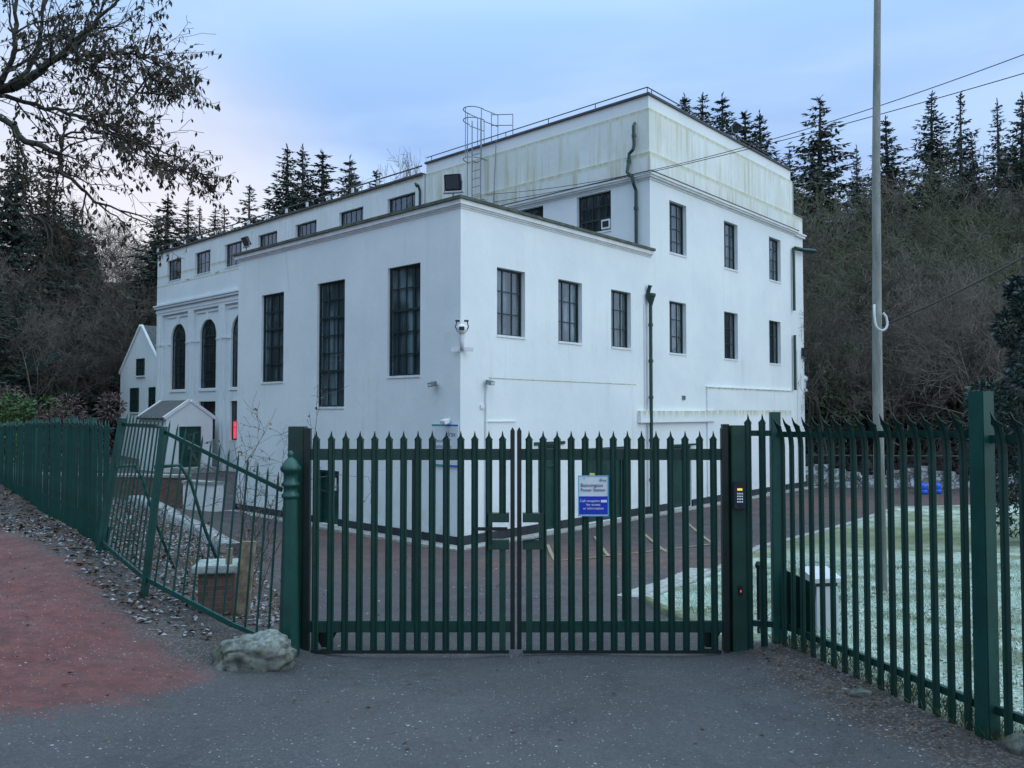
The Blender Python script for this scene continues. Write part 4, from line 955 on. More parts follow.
# ---------------------------------------------------------------- boulder, stones
def m_boulder():
    t = NT('frosty_boulder'); co = t.coords(); n = t.noise(5, 6, .65, co)
    c = t.mix(t.ramp(n, .35, .65), (.05,.058,.04), (.20,.21,.19)); c = t.mix(t.ramp(t.noise(9, 5, .7, co), .52, .66, 0, .8), c, (.075,.085,.02))
    nn = t.new('ShaderNodeNewGeometry'); nz = t.sep(nn.outputs['Normal'])[2]
    c = t.mix(t.math('MULTIPLY', t.ramp(t.noise(14, 6, .75, co), .38, .62), t.ramp(t.sep(co)[2], .05, .28, .12, .9)), c, (.36,.42,.43))
    t.bump(t.noise(18, 6, .75, co), .8, .03); c = t.mix(t.ramp(t.noise(3.2, 4, .6, co, dist=1.2), .60, .68, 0, .75), c, (.02,.024,.02)); return t.fin(c, .85)
BOULD = m_boulder()
def rock(x, y, z, sx, sy, sz, seed, label, name='boulder', cat='boulder', res=5, rot=0.):
    bm = bmesh.new(); bmesh.ops.create_icosphere(bm, subdivisions=res, radius=1.); r = random.Random(seed)
    from mathutils import noise as N
    off = Vector((seed*3.1, seed*1.7, seed*.9))
    planes = [(Vector((r.uniform(-1,1), r.uniform(-1,1), r.uniform(-.5,1))).normalized(), r.uniform(.62,.9)) for _ in range(9)]
    for v in bm.verts:
        p = v.co.copy(); p = Vector([math.copysign(abs(c)**.72, c) for c in p])*.86
        for nrm_, d in planes:
            q = p.dot(nrm_)
            if q > d: p -= nrm_*(q-d)*.85
        p *= 1 + .16*N.noise(p*1.5+off) + .09*N.noise(p*3.7+off) + .045*N.noise(p*9+off)
        crack = abs(N.noise(p*1.3+off*2)); p *= 1-.16*max(0, .09-crack)/.09; crack = abs(N.noise(p*2.6+off*3)); p *= 1-.07*max(0, .06-crack)/.06
        v.co = Vector((p.x*sx, p.y*sy, p.z*sz))
    me = bpy.data.meshes.new(name); bm.to_mesh(me); bm.free(); me.materials.append(BOULD); me.shade_smooth()
    o = link(name, me); o.location = (x,y,z); o.rotation_euler = (0,0,rot); tag(o, label, cat); return o
rock(-2.15, 6.70, .13, .40, .27, .26, 12, 'frosty grey boulder with mossy hollow at the foot of the iron gate post', rot=.1)
rock(3.02, 4.83, .17, .10, .08, .07, 8, 'small pale stone at the foot of the right fence in the corner', 'stone', 'stone', 3)
rock(2.52, 5.85, .12, .09, .05, .04, 9, 'flat mossy stone under the middle of the right fence', 'stone', 'stone', 3)

# ---------------------------------------------------------------- utility pole and cables
def m_pole():
    t = NT('weathered_pole'); co = t.coords(); f = t.noise(6, 6, .7, co, sc=(1,1,.15)); g = t.noise(25, 4, .7, co)
    c = t.mix(t.ramp(f, .35, .65), (.14,.15,.14), (.29,.30,.28)); c = t.mix(t.ramp(g, .6, .75, 0, .7), c, (.45,.47,.45)); t.bump(f, .4, .01); return t.fin(c, .85)
pb = (5.13, 11.2); pz = hz(*pb)
up = empty('utility_pole', (pb[0], pb[1], pz)); tag(up, 'tall tapering weathered grey pole standing on the frosty lawn', 'pole')
m = MB(); m.tube([(0,0,-.3),(-.01,0,3),(.02,0,6),(.12,0,10.2)], [.078,.066,.054,.040], 16); m.build('shaft', m_pole(), up, smooth=True)
m = MB(); pts = [(-.07,-.07,4.0),(-.08,-.09,3.85)] + [(-.0-.085*math.cos(t), -.12-.02*math.sin(t), 3.75-.12*math.sin(t)) for t in [math.pi*k/10 for k in range(11)]] + [(.078,-.1,3.83),(.04,-.09,3.88)]
m.tube(pts, .017, 8); m.build('cable_loop', GREY, up, smooth=True)
CABLE = plain('black_cable', (.012,.012,.014), .6, .1)
def cable(a, b, sag, r, label, name='overhead_cable'):
    a, b = Vector(a), Vector(b); pts = []
    for k in range(41):
        t = k/40; p = a.lerp(b, t); p.z -= sag*4*t*(1-t); pts.append(p-a)
    m = MB(); m.tube(pts, r, 6); o = m.build(name, CABLE, smooth=True); o.location = a; tag(o, label, 'cable'); return o
CABLES_AT = None
A1 = world_of(8.05, 7.0, 11.1); A2 = world_of(8.05, 6.6, 10.75)
cable(A1, (13.5, 13.0, 10.1), .9, .010, 'upper of two thin black cables running from the roof ladder to the right edge')
cable(A2, (13.5, 13.0, 9.3), .4, .010, 'lower of two thin black cables running from the roof ladder to the right edge')
cable((5.15, 11.1, pz+3.7), (9.6, 10.3, 6.2), .25, .014, 'thin dark cable rising from the loop on the grey pole to the right edge')

# ---------------------------------------------------------------- vegetation
def m_leafy(name, a, b, rough=.8, scale=1.2, trans=0.):
    t = NT(name); co = t.coords(); f = t.noise(scale, 4, .7, co)
    oi = t.new('ShaderNodeObjectInfo'); c = t.mix(t.ramp(f, .3, .7), a, b)
    c = t.mix(t.math('MULTIPLY', oi.outputs['Random'], .35), c, [k*.6 for k in a]); return t.fin(c, rough)
NEEDLE = m_leafy('spruce_needles', (.016,.032,.026), (.048,.080,.058))
NEEDLE2 = m_leafy('pine_needles', (.022,.036,.028), (.055,.078,.058))
BARK = plain('conifer_bark', (.055,.045,.042), .9, .35, 6, .3)
BARK2 = plain('grey_bark', (.085,.075,.075), .9, .35, 5, .3)
TWIG = m_leafy('bare_twigs', (.080,.070,.058), (.175,.152,.128), .9, .25)
TWIG_G = m_leafy('lichen_twigs', (.075,.088,.050), (.16,.175,.105), .9, .25)
HOLLY = m_leafy('dark_evergreen_leaves', (.006,.022,.020), (.016,.050,.042), .45, 2)
BUSHG = m_leafy('bright_bush_leaves', (.03,.075,.02), (.06,.13,.035), .6, 2)
BUSHR = m_leafy('russet_bush_leaves', (.06,.038,.034), (.12,.085,.075), .8, 2)

def kites(base, d, length, width, r, sag=0.):
    """vectorised kite leaves"""
    base = np.asarray(base); d = np.asarray(d); n = len(base); L = np.asarray(length)[:, None]; Wd = np.asarray(width)[:, None]
    d = d/np.linalg.norm(d, axis=1)[:, None]; q = r.normal(size=(n, 3)); s = np.cross(d, q); s /= np.linalg.norm(s, axis=1)[:, None]+1e-9
    mid = base + d*L*.45; V = np.stack([base, mid+s*Wd*.5, base+d*L, mid-s*Wd*.5], 1)
    V[:, 2, 2] -= sag*L[:, 0]
    return V.reshape(-1, 3), np.arange(4*n).reshape(n, 4)
def segs_mesh(S, sides=3):
    """S rows: p0(3) p1(3) r0 r1"""
    S = np.asarray(S); p0, p1, r0, r1 = S[:, :3], S[:, 3:6], S[:, 6:7], S[:, 7:8]; d = p1-p0; d /= np.linalg.norm(d, axis=1)[:, None]+1e-9
    ref = np.where(np.abs(d[:, 2:3]) > .9, np.array([[1., 0, 0]]), np.array([[0, 0, 1.]])); a = np.cross(d, ref); a /= np.linalg.norm(a, axis=1)[:, None]; b = np.cross(d, a)
    V = []
    for p, r in ((p0, r0), (p1, r1)):
        for k in range(sides):
            t = 2*math.pi*k/sides; V.append(p + (a*math.cos(t)+b*math.sin(t))*r)
    V = np.stack(V, 1); n = len(S); base = (np.arange(n)*2*sides)[:, None]
    F = np.concatenate([base + np.array([[k, (k+1) % sides, sides+(k+1) % sides, sides+k]]) for k in range(sides)], 0)
    return V.reshape(-1, 3), F
def conifer(h, seed, spread=.2, bare=.08, sparse=1., droop=.35, whorl=.42, irregular=.25, step=.21):
    r = np.random.default_rng(seed); z = bare*h; base, dr, ln, wd = [], [], [], []; S = []
    th = r.uniform(0, 6)
    while z < h-.25:
        f = (z-bare*h)/(h-bare*h); L0 = spread*h*(1-f)**(.95+.25*f)*(.55+.45*min(1, f/.12+.4)) + .07
        nb = max(3, int(round((8. if f < .8 else 6)*sparse)))
        for k in range(nb):
            th += 2.4+r.normal()*.5; L = L0*(1+float(np.clip(r.normal(), -1.3, 1.2))*irregular); L = max(L, .10)
            if r.random() < .12*(1.6-sparse): continue
            dx, dy = math.cos(th), math.sin(th); zz = z+r.uniform(-.2, .2); up = .25+.5*f - droop*(1-f)*.6
            prev = np.array([0, 0, zz]); nst = max(2, int(L/step))
            for j in range(1, nst+1):
                t = j/nst; p = np.array([dx*L*t, dy*L*t, zz + up*L*t*.6 - droop*L*t*t*.7 + .12*L*t**3])
                S.append([*prev, *p, .022*(1-t)+.008, .022*(1-t)+.006]) if j % 2 == 0 or nst < 5 else None
                prev2 = prev; prev = p if j % 2 == 0 or nst < 5 else prev
                l = (.11*L*(1-.5*t)+.20)*min(1, .45+L)
                for sg_ in (-1, 1):
                    a = th + sg_*(.85+r.normal()*.2); base.append(p); dr.append((math.cos(a), math.sin(a), -.25-.25*r.random())); ln.append(l*r.uniform(.6, 1.2)); wd.append(l*.36)
                base.append(p); dr.append((dx*.5+r.normal()*.25, dy*.5+r.normal()*.25, -.9)); ln.append(l*.8*r.uniform(.6, 1.3)); wd.append(l*.42)
                if j <= 4: base.append(p*np.array([.7,.7,1])+r.normal(size=3)*.1*min(1,L)); dr.append((r.normal(), r.normal(), r.uniform(-1, .2))); ln.append(.36*min(1,.3+L)); wd.append(.16*min(1,.3+L))
                base.append(p+r.normal(size=3)*.12*min(1,L)); dr.append((dx+r.normal()*.6, dy+r.normal()*.6, -.5+r.normal()*.3)); ln.append(l*r.uniform(.6,1.2)); wd.append(l*.3)
            base.append(prev); dr.append((dx, dy, .1)); ln.append(min(.36, .14+.3*L)); wd.append(.09)
        z += whorl*.82*(1-.45*f)*r.uniform(.75, 1.25)
    for k in range(8): base.append((0, 0, h-.7+k*.08)); dr.append((r.normal()*.35, r.normal()*.35, .9)); ln.append(.28); wd.append(.07)
    V, F = kites(base, dr, ln, wd, r); V2, F2 = segs_mesh(S)
    return V, F, V2, F2
class TreeKind:
    def __init__(s, name, h, seed, mat, **k):
        V, F, V2, F2 = conifer(h, seed, **k); s.h = h
        s.crown = np_mesh('crown', np.vstack([V]), F, mat)
        tm = MB(); tm.tube([(0,0,-1.5),(0,0,h*.3),(0,0,h*.7),(0,0,h-.1)], [h*.016, h*.012, h*.007, .015], 8)
        tr = tm.mesh('trunk', BARK, fix=False); a = np.empty(len(tr.vertices)*3, np.float32); tr.vertices.foreach_get('co', a)
        s.trunk = tr; s.branches = np_mesh('branches', V2, F2, BARK); s.raw = (V, F)
    def put(s, name, x, y, top, label, group=None, w=1., rz=None, cat='tree'):
        z = hz(x, y); H = top - z; k = H/s.h
        e = empty(name, (x, y, z), rz if rz is not None else random.uniform(0, 6)); e.scale = (k*w, k*w, k); tag(e, label, cat, group)
        link('trunk', s.trunk, e); link('crown', s.crown, e); link('branches', s.branches, e); return e
K = [TreeKind('a', 15, 1, NEEDLE, spread=.17, bare=.05), TreeKind('b', 15, 2, NEEDLE, spread=.20, bare=.04, droop=.5), TreeKind('c', 16, 3, NEEDLE2, spread=.15, bare=.12, sparse=.75, irregular=.4),
     TreeKind('d', 16, 4, NEEDLE2, spread=.165, bare=.34, sparse=1., droop=.2, irregular=.35, whorl=.55), TreeKind('e', 15, 5, NEEDLE, spread=.25, bare=.03, droop=.45, irregular=.3), TreeKind('f', 14, 6, NEEDLE2, spread=.19, bare=.1, sparse=.6, irregular=.5)]
def at(px, Y): return (px-512)/800*Y
def topz(py, Y): return 2.15 + (412-py)/800*Y
def con(kind, px, py, Y, label, w=1., group='conifers on the skyline', name='spruce_tree'):
    e = K[kind].put(name, at(px, Y), Y, topz(py, Y), label, group, w*random.uniform(1.0, 1.35)); e.rotation_euler.x = random.uniform(-.03,.03); e.rotation_euler.y = random.uniform(-.03,.03)
# right and middle skyline, listed from left to right
con(1, 160, 192, 60, 'broad dark spruce left of the building roof with sky showing at its left side', 1.45)
con(0, 186, 196, 66, 'narrow spruce just right of the broad dark spruce at the building left corner', 1.4)
con(2, 199, 204, 72, 'thin pale spruce behind the far left end of the roof rail', 1.3)
con(0, 211, 207, 74, 'short narrow spruce next to the spreading pine above the roof rail', 1.4)
con(2, 222, 205, 70, 'short thin spruce directly left of the spreading pine above the roof', 1.2)
con(5, 250, 181, 74, 'open spreading pine standing alone above the left part of the roof', 1.35, name='pine_tree')
con(0, 285, 143, 78, 'pointed spruce, leftmost of the tall trio above the clerestory windows', 1.35)
con(1, 302, 144, 74, 'full spruce in the middle of the tall trio above the clerestory windows', 1.2)
con(0, 324, 147, 76, 'dark pointed spruce, rightmost of the tall trio above the clerestory windows', 1.5)
con(1, 345, 150, 80, 'spruce between the tall trio and the bare twin trees above the roof', 1.3)
con(2, 358, 166, 78, 'short spruce next to the bare trees above the middle of the roof', 1.3)
con(0, 372, 168, 82, 'short pointed spruce partly hidden by the bare trees above the roof', 1.3)
con(1, 689, 88, 62, 'leftmost small spruce top above the sloping parapet of the tall block', 1.35)
con(0, 703, 87, 60, 'second spruce top from the left above the sloping parapet', 1.4)
con(1, 725, 86, 58, 'tallest spruce top rising above the middle of the sloping parapet', 1.35)
con(0, 746, 107, 56, 'full spruce top behind the parapet floodlight to its right', 1.6)
con(1, 768, 107, 57, 'dense pointed spruce nearest the right end of the parapet', 1.3)
con(0, 797, 148, 52, 'dark narrow spruce tucked behind the right end of the building', .8)
con(3, 819, 94, 50, 'tall open pine with long bare trunk just right of the building', 1.1, name='pine_tree')
con(0, 861, 144, 54, 'slim spruce with sky on both sides left of the grey pole', .8)
con(1, 897, 110, 52, 'bushy spruce immediately right of the grey pole', 1.3)
con(4, 935, 88, 54, 'broad tall spruce on the ridge between the grey pole and the thin spruce', 1.0)
con(5, 964, 84, 50, 'thin sparse spruce on the ridge with gaps showing white sky', .85)
con(0, 983, 132, 50, 'shorter spruce below and right of the thin sparse spruce')
con(2, 1006, 96, 50, 'tall spruce near the right edge of the ridge')
con(1, 1022, 92, 49, 'tall full spruce at the very right edge of the ridge')
# big dark pines on the left
for px, py, Y, k, w, lb in ((8, 126, 56, 4, 1.0, 'large dark pine at the left edge behind the overhanging branches'), (44, 162, 58, 1, 1.2, 'large dark pine, second from the left edge, with sky gaps in its crown'),
                     (76, 200, 56, 4, 1.0, 'dark flat topped pine left of the bright patch of sky'), (-26, 118, 56, 4, 1.1, 'large dark pine mostly beyond the left edge'), (98, 272, 70, 1, 1.2, 'low dark conifer under the bright patch of sky at left')):
    con(k, px, py, Y, lb, w, 'dark pines at the left', 'pine_tree')

def bare_tree(h, seed, spread=.35, levels=4, up=.5, minr=.010, dens=1.):
    r = np.random.default_rng(seed); S = []
    def grow(p, d, L, rad, lv):
        n = 4 if lv < 2 else 3; q = p.copy(); dd = d.copy(); pts = [q.copy()]
        for i in range(n):
            dd = dd + r.normal(size=3)*(.10 if lv == 0 else .20); dd[2] += .06 if lv else 0; dd /= np.linalg.norm(dd); q2 = q+dd*L/n
            ra = rad*(1-.75*i/n); rb = rad*(1-.75*(i+1)/n); S.append([*q, *q2, max(ra, minr), max(rb, minr*.8)]); q = q2; pts.append(q.copy())
        if lv >= levels: return
        kids = int([9, 6, 5, 4, 3][lv]*dens)
        for k in range(kids):
            t = r.uniform(.28 if lv else .35, 1.); i = min(int(t*n), n-1); b = pts[i] + (pts[i+1]-pts[i])*(t*n-i)
            a = r.uniform(0, 2*math.pi); side = np.cross(dd, [math.cos(a), math.sin(a), .3]); side /= np.linalg.norm(side)+1e-9
            nd = d*(.55+.2*r.random())*up*2 + side*(.55+.5*r.random()); nd /= np.linalg.norm(nd)
            grow(b, nd, L*(.42+.22*r.random())*(1.15-.4*t if lv == 0 else 1), rad*(1-.7*t)*.6, lv+1)
    grow(np.array([0., 0, -.6]), np.array([0, 0, 1.]), h*.85, h*.014, 0)
    return segs_mesh(S)
BT = [bare_tree(10, 11), bare_tree(10, 12, up=.62), bare_tree(10, 13, up=.45), bare_tree(10, 14, up=.75), bare_tree(10, 15, up=.55)]
BT = [(V/V[:, 2].max()*9.5, F) for V, F in BT]
BTM = [np_mesh('branches', V, F, BARK2 if i == 3 else TWIG) for i, (V, F) in enumerate(BT)]
def wood(name, spots, src, mat, label, seed=3):
    r = np.random.default_rng(seed); VV, FF = [], []; n = 0
    for x, y, s, wf in spots:
        V, F = src[r.integers(len(src))]; a = r.uniform(0, 6.3); c, s_ = math.cos(a), math.sin(a)
        P = V*np.array([s*wf, s*wf, s]); P = np.stack([P[:,0]*c-P[:,1]*s_, P[:,0]*s_+P[:,1]*c, P[:,2]], 1) + np.array([x, y, hz(x, y)]); VV.append(P); FF.append(F+n); n += len(P)
    o = link(name, np_mesh(name, np.vstack(VV), np.vstack(FF), mat)); tag(o, label, 'woodland', kind='stuff'); return o
r = np.random.default_rng(21)
def edge_y(x): return float(np.interp(x, [-60,-42,-30,-24,-12,6,12,60], [30,36,44,58,66,46,34.5,26]))
# right slope
sp1, sp2 = [], []
for k in range(190):
    x = r.uniform(10.5, 44); d = r.uniform(.3, 20); y = max(edge_y(x), 28)+d
    if x/y > .78 or x/y < .33: continue
    (sp2 if (r.random() < .55 and d > 5) else sp1).append((x, y, r.uniform(.62, 1.0)*(1+.028*d), r.uniform(.9, 1.3)))
wood('bare_woodland', sp1, BT, TWIG, 'dense leafless purple brown trees covering the slope on the right')
wood('lichened_woodland', sp2, BT, TWIG_G, 'leafless grey green lichen covered trees higher on the right slope', 4)
sp3 = []
for k in range(150):
    x = r.uniform(-62, -14); y = edge_y(x)+r.uniform(.2, 22)
    if x/y < -.75 or x/y > -.3: continue
    sp3.append((x, y, r.uniform(.8, 1.25), r.uniform(.9, 1.3)))
wood('left_bare_woodland'.replace('left_', ''), sp3, BT, TWIG, 'dense leafless dark trees on the slope behind the cottage', 5)
spl = []
for k in range(70):
    x = r.uniform(-56, -27); y = r.uniform(2, 34)
    if x/y > -.78: continue
    spl.append((x, y, r.uniform(.9, 1.5), r.uniform(1., 1.4)))
wood('bare_woodland', spl, BT, TWIG, 'dense leafless trees on the valley side beyond the left edge', 15)
spl = [(r.uniform(-62, -34), r.uniform(0, 34), r.uniform(.8, 1.1), 1.2) for k in range(30)]
wood('conifer_woodland', [q for q in spl if q[0]/max(q[1],.1) < -.85], [K[0].raw, K[1].raw], NEEDLE, 'dark conifers on the valley side beyond the left edge', 16)
# conifer plantation behind the named ones
sc_ = []
for k in range(56):
    t = r.random()
    if t < .55: x = r.uniform(10, 42); y = edge_y(x)+r.uniform(14, 34)
    else: x = r.uniform(-62, -12); y = edge_y(x)+r.uniform(10, 32)
    if abs(x/y) > .75: continue
    sc_.append((x, y, r.uniform(.5, .78), r.uniform(.9, 1.3)))
rl = np.random.default_rng(99)
for k in range(26):
    x = rl.uniform(-50, -18); y = edge_y(x)+rl.uniform(1, 12)
    if -.74 < x/y < -.42: sc_.append((x, y, rl.uniform(.35, .75), rl.uniform(1.1, 1.5)))
for k in range(9):
    x = rl.uniform(14, 36); y = max(edge_y(x), 28)+rl.uniform(5, 14)
    if .36 < x/y < .72: sc_.append((x, y, rl.uniform(.35, .6), rl.uniform(1.2, 1.6)))
wood('conifer_woodland', sc_, [K[0].raw, K[1].raw], NEEDLE, 'dark conifer plantation filling the slopes below the skyline', 6)
# undergrowth
def brush(name, spots, mat, label, n_each=160, seed=8, size=(.1,.3), kind='stuff'):
    r = np.random.default_rng(seed); B_, D_, L_, W_ = [], [], [], []
    for x, y, s in spots:
        z = hz(x, y); q = r.normal(size=(n_each, 3)); q /= np.linalg.norm(q, axis=1)[:, None]; q[:, 2] = np.abs(q[:, 2]); rad = r.uniform(.3, 1, n_each)**.5
        lump = 1+.3*np.sin(q[:, 0]*4+x)*np.cos(q[:, 1]*5+y)
        B_.append(np.array([x, y, z]) + q*(rad*lump)[:, None]*np.array([s, s, s*.9])); D_.append(q+r.normal(size=q.shape)*.6); L_.append(r.uniform(*size, n_each)); W_.append(r.uniform(*size, n_each)*.5)
    V, F = kites(np.vstack(B_), np.vstack(D_), np.concatenate(L_), np.concatenate(W_), r)
    return V, F
sb = [(x_, edge_y(x_)+r.uniform(-.4, 9), r.uniform(.5, 1.3)) for x_ in r.uniform(10, 38, 130)] + [(x_, edge_y(x_)+r.uniform(-2, 8), r.uniform(.7, 1.6)) for x_ in r.uniform(-55, -16, 120)]
V, F = brush('', sb, None, '', 150, 8, (.15, .5)); o = link('undergrowth', np_mesh('undergrowth', V, F, m_leafy('undergrowth_twigs', (.035,.028,.030), (.075,.058,.058), .9, .6))); tag(o, 'tangle of brown brambles and dead bracken along the foot of the slopes', 'undergrowth', kind='stuff')
# individual bare trees
def bare(px, py, Y, k, label, mat=None, w=1., group=None):
    x = at(px, Y); z = hz(x, Y); H = topz(py, Y)-z; e = empty('bare_tree', (x, Y, z), random.uniform(0, 6)); e.scale = (H/9.5*w, H/9.5*w, H/9.5); tag(e, label, 'tree', group); link('branches', BTM[k], e); return e
bare(383, 151, 78, 3, 'bare upright tree above the roof, left one of the pale twin trees', w=.55)
bare(411, 149, 78, 3, 'bare upright tree above the roof, right one of the pale twin trees', w=.5)
bare(835, 250, 34.6, 2, 'bare tree with twisted pale branches left of the grey pole', w=.7)
bare(905, 330, 33.5, 4, 'small bare tree with tangled pale branches right behind the grey pole')
bare(812, 205, 44, 0, 'bare dark tree between the building end and the open pine')
bare(843, 205, 47, 1, 'bare tree against the bright sky between the open pine and the slim spruce')
# dark evergreen at the right edge
def evergreen(px, Y, h, rad, label, mat, n, seed, name='evergreen_shrub', size=(.10,.2), cat='tree', lean=0., leafw=.55):
    x = at(px, Y); z = hz(x, Y); r = np.random.default_rng(seed); e = empty(name, (x, Y, z)); tag(e, label, cat)
    B_, D_ = [], []
    lob = [(np.array([r.normal()*rad*.45, r.normal()*rad*.45, h*(.15+.75*i/11)]), rad*(.65-.45*i/12)*r.uniform(.8,1.25)) for i in range(12)]
    for c, q in lob:
        d = r.normal(size=(n//12, 3)); d /= np.linalg.norm(d, axis=1)[:, None]; B_.append(c + d*(q*r.uniform(.35, 1, n//12)**.4)[:, None]*np.array([1,1,1.15])); D_.append(d*.6+r.normal(size=d.shape)*.6+np.array([0,0,-.2]))
    B_ = np.vstack(B_); D_ = np.vstack(D_); L = r.uniform(*size, len(B_)); V, F = kites(B_, D_, L, L*leafw, r); link('crown', np_mesh('crown', V, F, mat), e)
    S = [[0,0,-.3, 0,0,h*.75, .05*h/3, .02]]
    for c, q in lob:
        S.append([0,0,c[2]*.5, *c, .02, .012])
        for _ in range(5): d = r.normal(size=3); d /= np.linalg.norm(d); S.append([*c, *(c+d*q*.9), .012, .005])
    V, F = segs_mesh(S, 5); link('stem', np_mesh('stem', V, F, BARK), e); return e
evergreen(1032, 17.5, 6.2, 1.05, 'dark glossy evergreen tree at the right edge behind the palisade', HOLLY, 11000, 31, 'evergreen_tree', (.09,.2), 'tree', 0, .3)
evergreen(30, 30, 2.9, 2.1, 'russet and grey tangled bush above the left palisade', BUSHR, 5200, 32, 'russet_bush', (.12,.25), 'bush', 0, .3)
evergreen(8, 27.5, 2.3, 1.1, 'bright green bush at the left edge above the palisade', BUSHG, 2600, 33, 'green_bush', (.1,.2), 'bush')
evergreen(52, 31.5, 3.3, .8, 'small bright green bush behind the russet bush', BUSHG, 1800, 34, 'green_bush', (.1,.2), 'bush')
evergreen(833, 36, 6.3, .9, 'small green evergreen high on the slope left of the grey pole', BUSHG, 500, 35, 'evergreen_shrub', (.15,.3), 'bush')
# green netting fence on the left slope
nt_ = MB(); a = Vector((-32.5, 48, 0)); b = Vector((-27.4, 48.5, 0))
for k in range(12):
    p, q = a.lerp(b, k/12), a.lerp(b, (k+1)/12); z0 = 3.3+.20*k; nt_.bar((p.x,p.y,z0), (q.x,q.y,z0+.20), .03, 1.3-.07*k)
NETM = plain('green_debris_netting', (.010,.035,.034), .8, .3, 6)
o = nt_.build('netting_fence', NETM); tag(o, 'sloping dark green netting fence on the bank behind the left bushes', 'fence')

# twiggy shrub growing through the railings with yellowing leaves
def shrub(x, y, h, seed, nst, label, mat_leaf, nleaf, spread=.5):
    r = np.random.default_rng(seed); z = hz(x, y); e = empty('leafy_shrub', (x, y, z)); tag(e, label, 'shrub'); S = []; LP_, LD = [], []
    def g(p, d, L, rad, lv):
        n = 5; q = p
        for i in range(n):
            d = d+r.normal(size=3)*.16; d /= np.linalg.norm(d); q2 = q+d*L/n; S.append([*q, *q2, max(rad*(1-i/n*.7), .0025), max(rad*(1-(i+1)/n*.7), .002)])
            if lv >= 1 and r.random() < .8: LP_.append(q2); LD.append(r.normal(size=3)+np.array([0,0,-.4]))
            if lv < 3 and r.random() < .6: g(q2, d+r.normal(size=3)*.7, L*.45, rad*.5, lv+1)
            q = q2
    for k in range(nst):
        a = r.uniform(0, 6.3); g(np.array([r.normal()*.08, r.normal()*.08, -.1]), np.array([math.cos(a)*spread, math.sin(a)*spread, 1.]), h*r.uniform(.6, 1.1), .010, 0)
    V, F = segs_mesh(S, 4); link('stems', np_mesh('stems', V, F, BARK2), e)
    sel = r.permutation(len(LP_))[:nleaf]; P = np.array(LP_)[sel]; D = np.array(LD)[sel]; L = r.uniform(.03, .06, len(P)); V, F = kites(P, D, L, L*.6, r); link('leaves', np_mesh('leaves', V, F, mat_leaf), e)
YLEAF = m_leafy('yellowing_leaves', (.13,.11,.03), (.22,.16,.07), .7, 6); BLEAF = m_leafy('brown_leaves', (.10,.055,.03), (.17,.10,.06), .8, 6)
shrub(-3.45, 10.6, 2.2, 41, 7, 'twiggy shrub with sparse yellow leaves growing behind the sagging railings', YLEAF, 170, .25)
shrub(-4.0, 11.2, 1.1, 42, 9, 'low bare bramble bush on the bank behind the brick pier', BLEAF, 60, .8)
shrub(-3.6, 9.7, .8, 43, 9, 'dead brown bramble beside the brick pier', BLEAF, 90, .9)
shrub(-5.4, 11.9, .9, 44, 8, 'frosty dead weeds on the bank behind the leaning posts', BLEAF, 40, .7)

# ---------------------------------------------------------------- foreground tree with hanging brown leaves
FLEAF = m_leafy('withered_leaves', (.030,.024,.013), (.075,.055,.028), .75, 5); FBARK = plain('mossy_dark_bark', (.035,.036,.028), .9, .4, 8, .4)
ft = empty('overhanging_tree', (-9.4, 8.4, hz(-9.4, 8.4))); tag(ft, 'large tree beyond the left edge with withered leaves hanging against the sky', 'tree')
r = np.random.default_rng(77); S = []; SL = []; LP_, LD = [], []
F0z = hz(-9.4, 8.4)
def fp(px, py, Y): return np.array([(px-512)/800*Y+9.4, Y-8.4, 2.15+(412-py)/800*Y-F0z])
def ftw(p, d, L, rad, lv):
    n = 6 if lv < 2 else 4; q = p.copy()
    for i in range(n):
        d = d + r.normal(size=3)*.17 + np.array([.03, 0, -.035 if lv > 1 else .02]); d /= np.linalg.norm(d); q2 = q+d*L/n
        (S if lv < 1 else SL).append([*q, *q2, max(rad*(1-.8*i/n), .0028), max(rad*(1-.8*(i+1)/n), .0024)])
        if lv >= 2 and r.random() < .36*leafy: LP_.append(q2); LD.append(np.array([r.normal()*.5, r.normal()*.5, -1+r.normal()*.4]))
        if lv < 3:
            for _ in range(1 if r.random() < .80 else 0):
                sd = np.cross(d, r.normal(size=3)); sd /= np.linalg.norm(sd); nd = d*.8+sd*.75*np.array([1, .7, 1]); ftw(q2, nd/np.linalg.norm(nd), L*(.50 if lv < 2 else .42)*r.uniform(.7, 1.25), rad*.45*(1-.5*i/n), lv+1)
        q = q2
def limb(pts, r0, r1, kids, L=1.1, seed=0):
    P = [fp(*p) for p in pts]; Q_ = []
    for i in range(len(P)-1):
        for k in range(4):
            Q_.append(P[i]*(1-k/4)+P[i+1]*k/4 + r.normal(size=3)*.018)
    Q_.append(P[-1]); n = len(Q_)
    for i in range(n-1):
        ra = r0+(r1-r0)*i/(n-1); rb = r0+(r1-r0)*(i+1)/(n-1); S.append([*Q_[i], *Q_[i+1], ra, rb])
    for k in range(kids):
        t = r.uniform(.08, 1.); i = min(int(t*(n-1)), n-2); d = Q_[i+1]-Q_[i]; d /= np.linalg.norm(d); sd = np.cross(d, r.normal(size=3)); sd /= np.linalg.norm(sd)
        nd = d*.85+sd*.7*np.array([1,.8,1]); ftw(Q_[i], nd/np.linalg.norm(nd), L*r.uniform(.5, 1.1), max(r1*1.0, .012), 1)
    d = Q_[-1]-Q_[-2]; ftw(Q_[-1], d/np.linalg.norm(d), L*.8, r1, 1)
leafy = 1.1
Yb = 8.6
limb([(-300,150,8.4),(-120,110,8.5),(-20,92,8.6),(28,72,8.6),(62,42,8.7),(102,2,8.8)], .085, .016, 12, .8)
limb([(-20,92,8.6),(2,60,8.5),(6,30,8.4),(12,-20,8.4)], .035, .015, 8, .8)
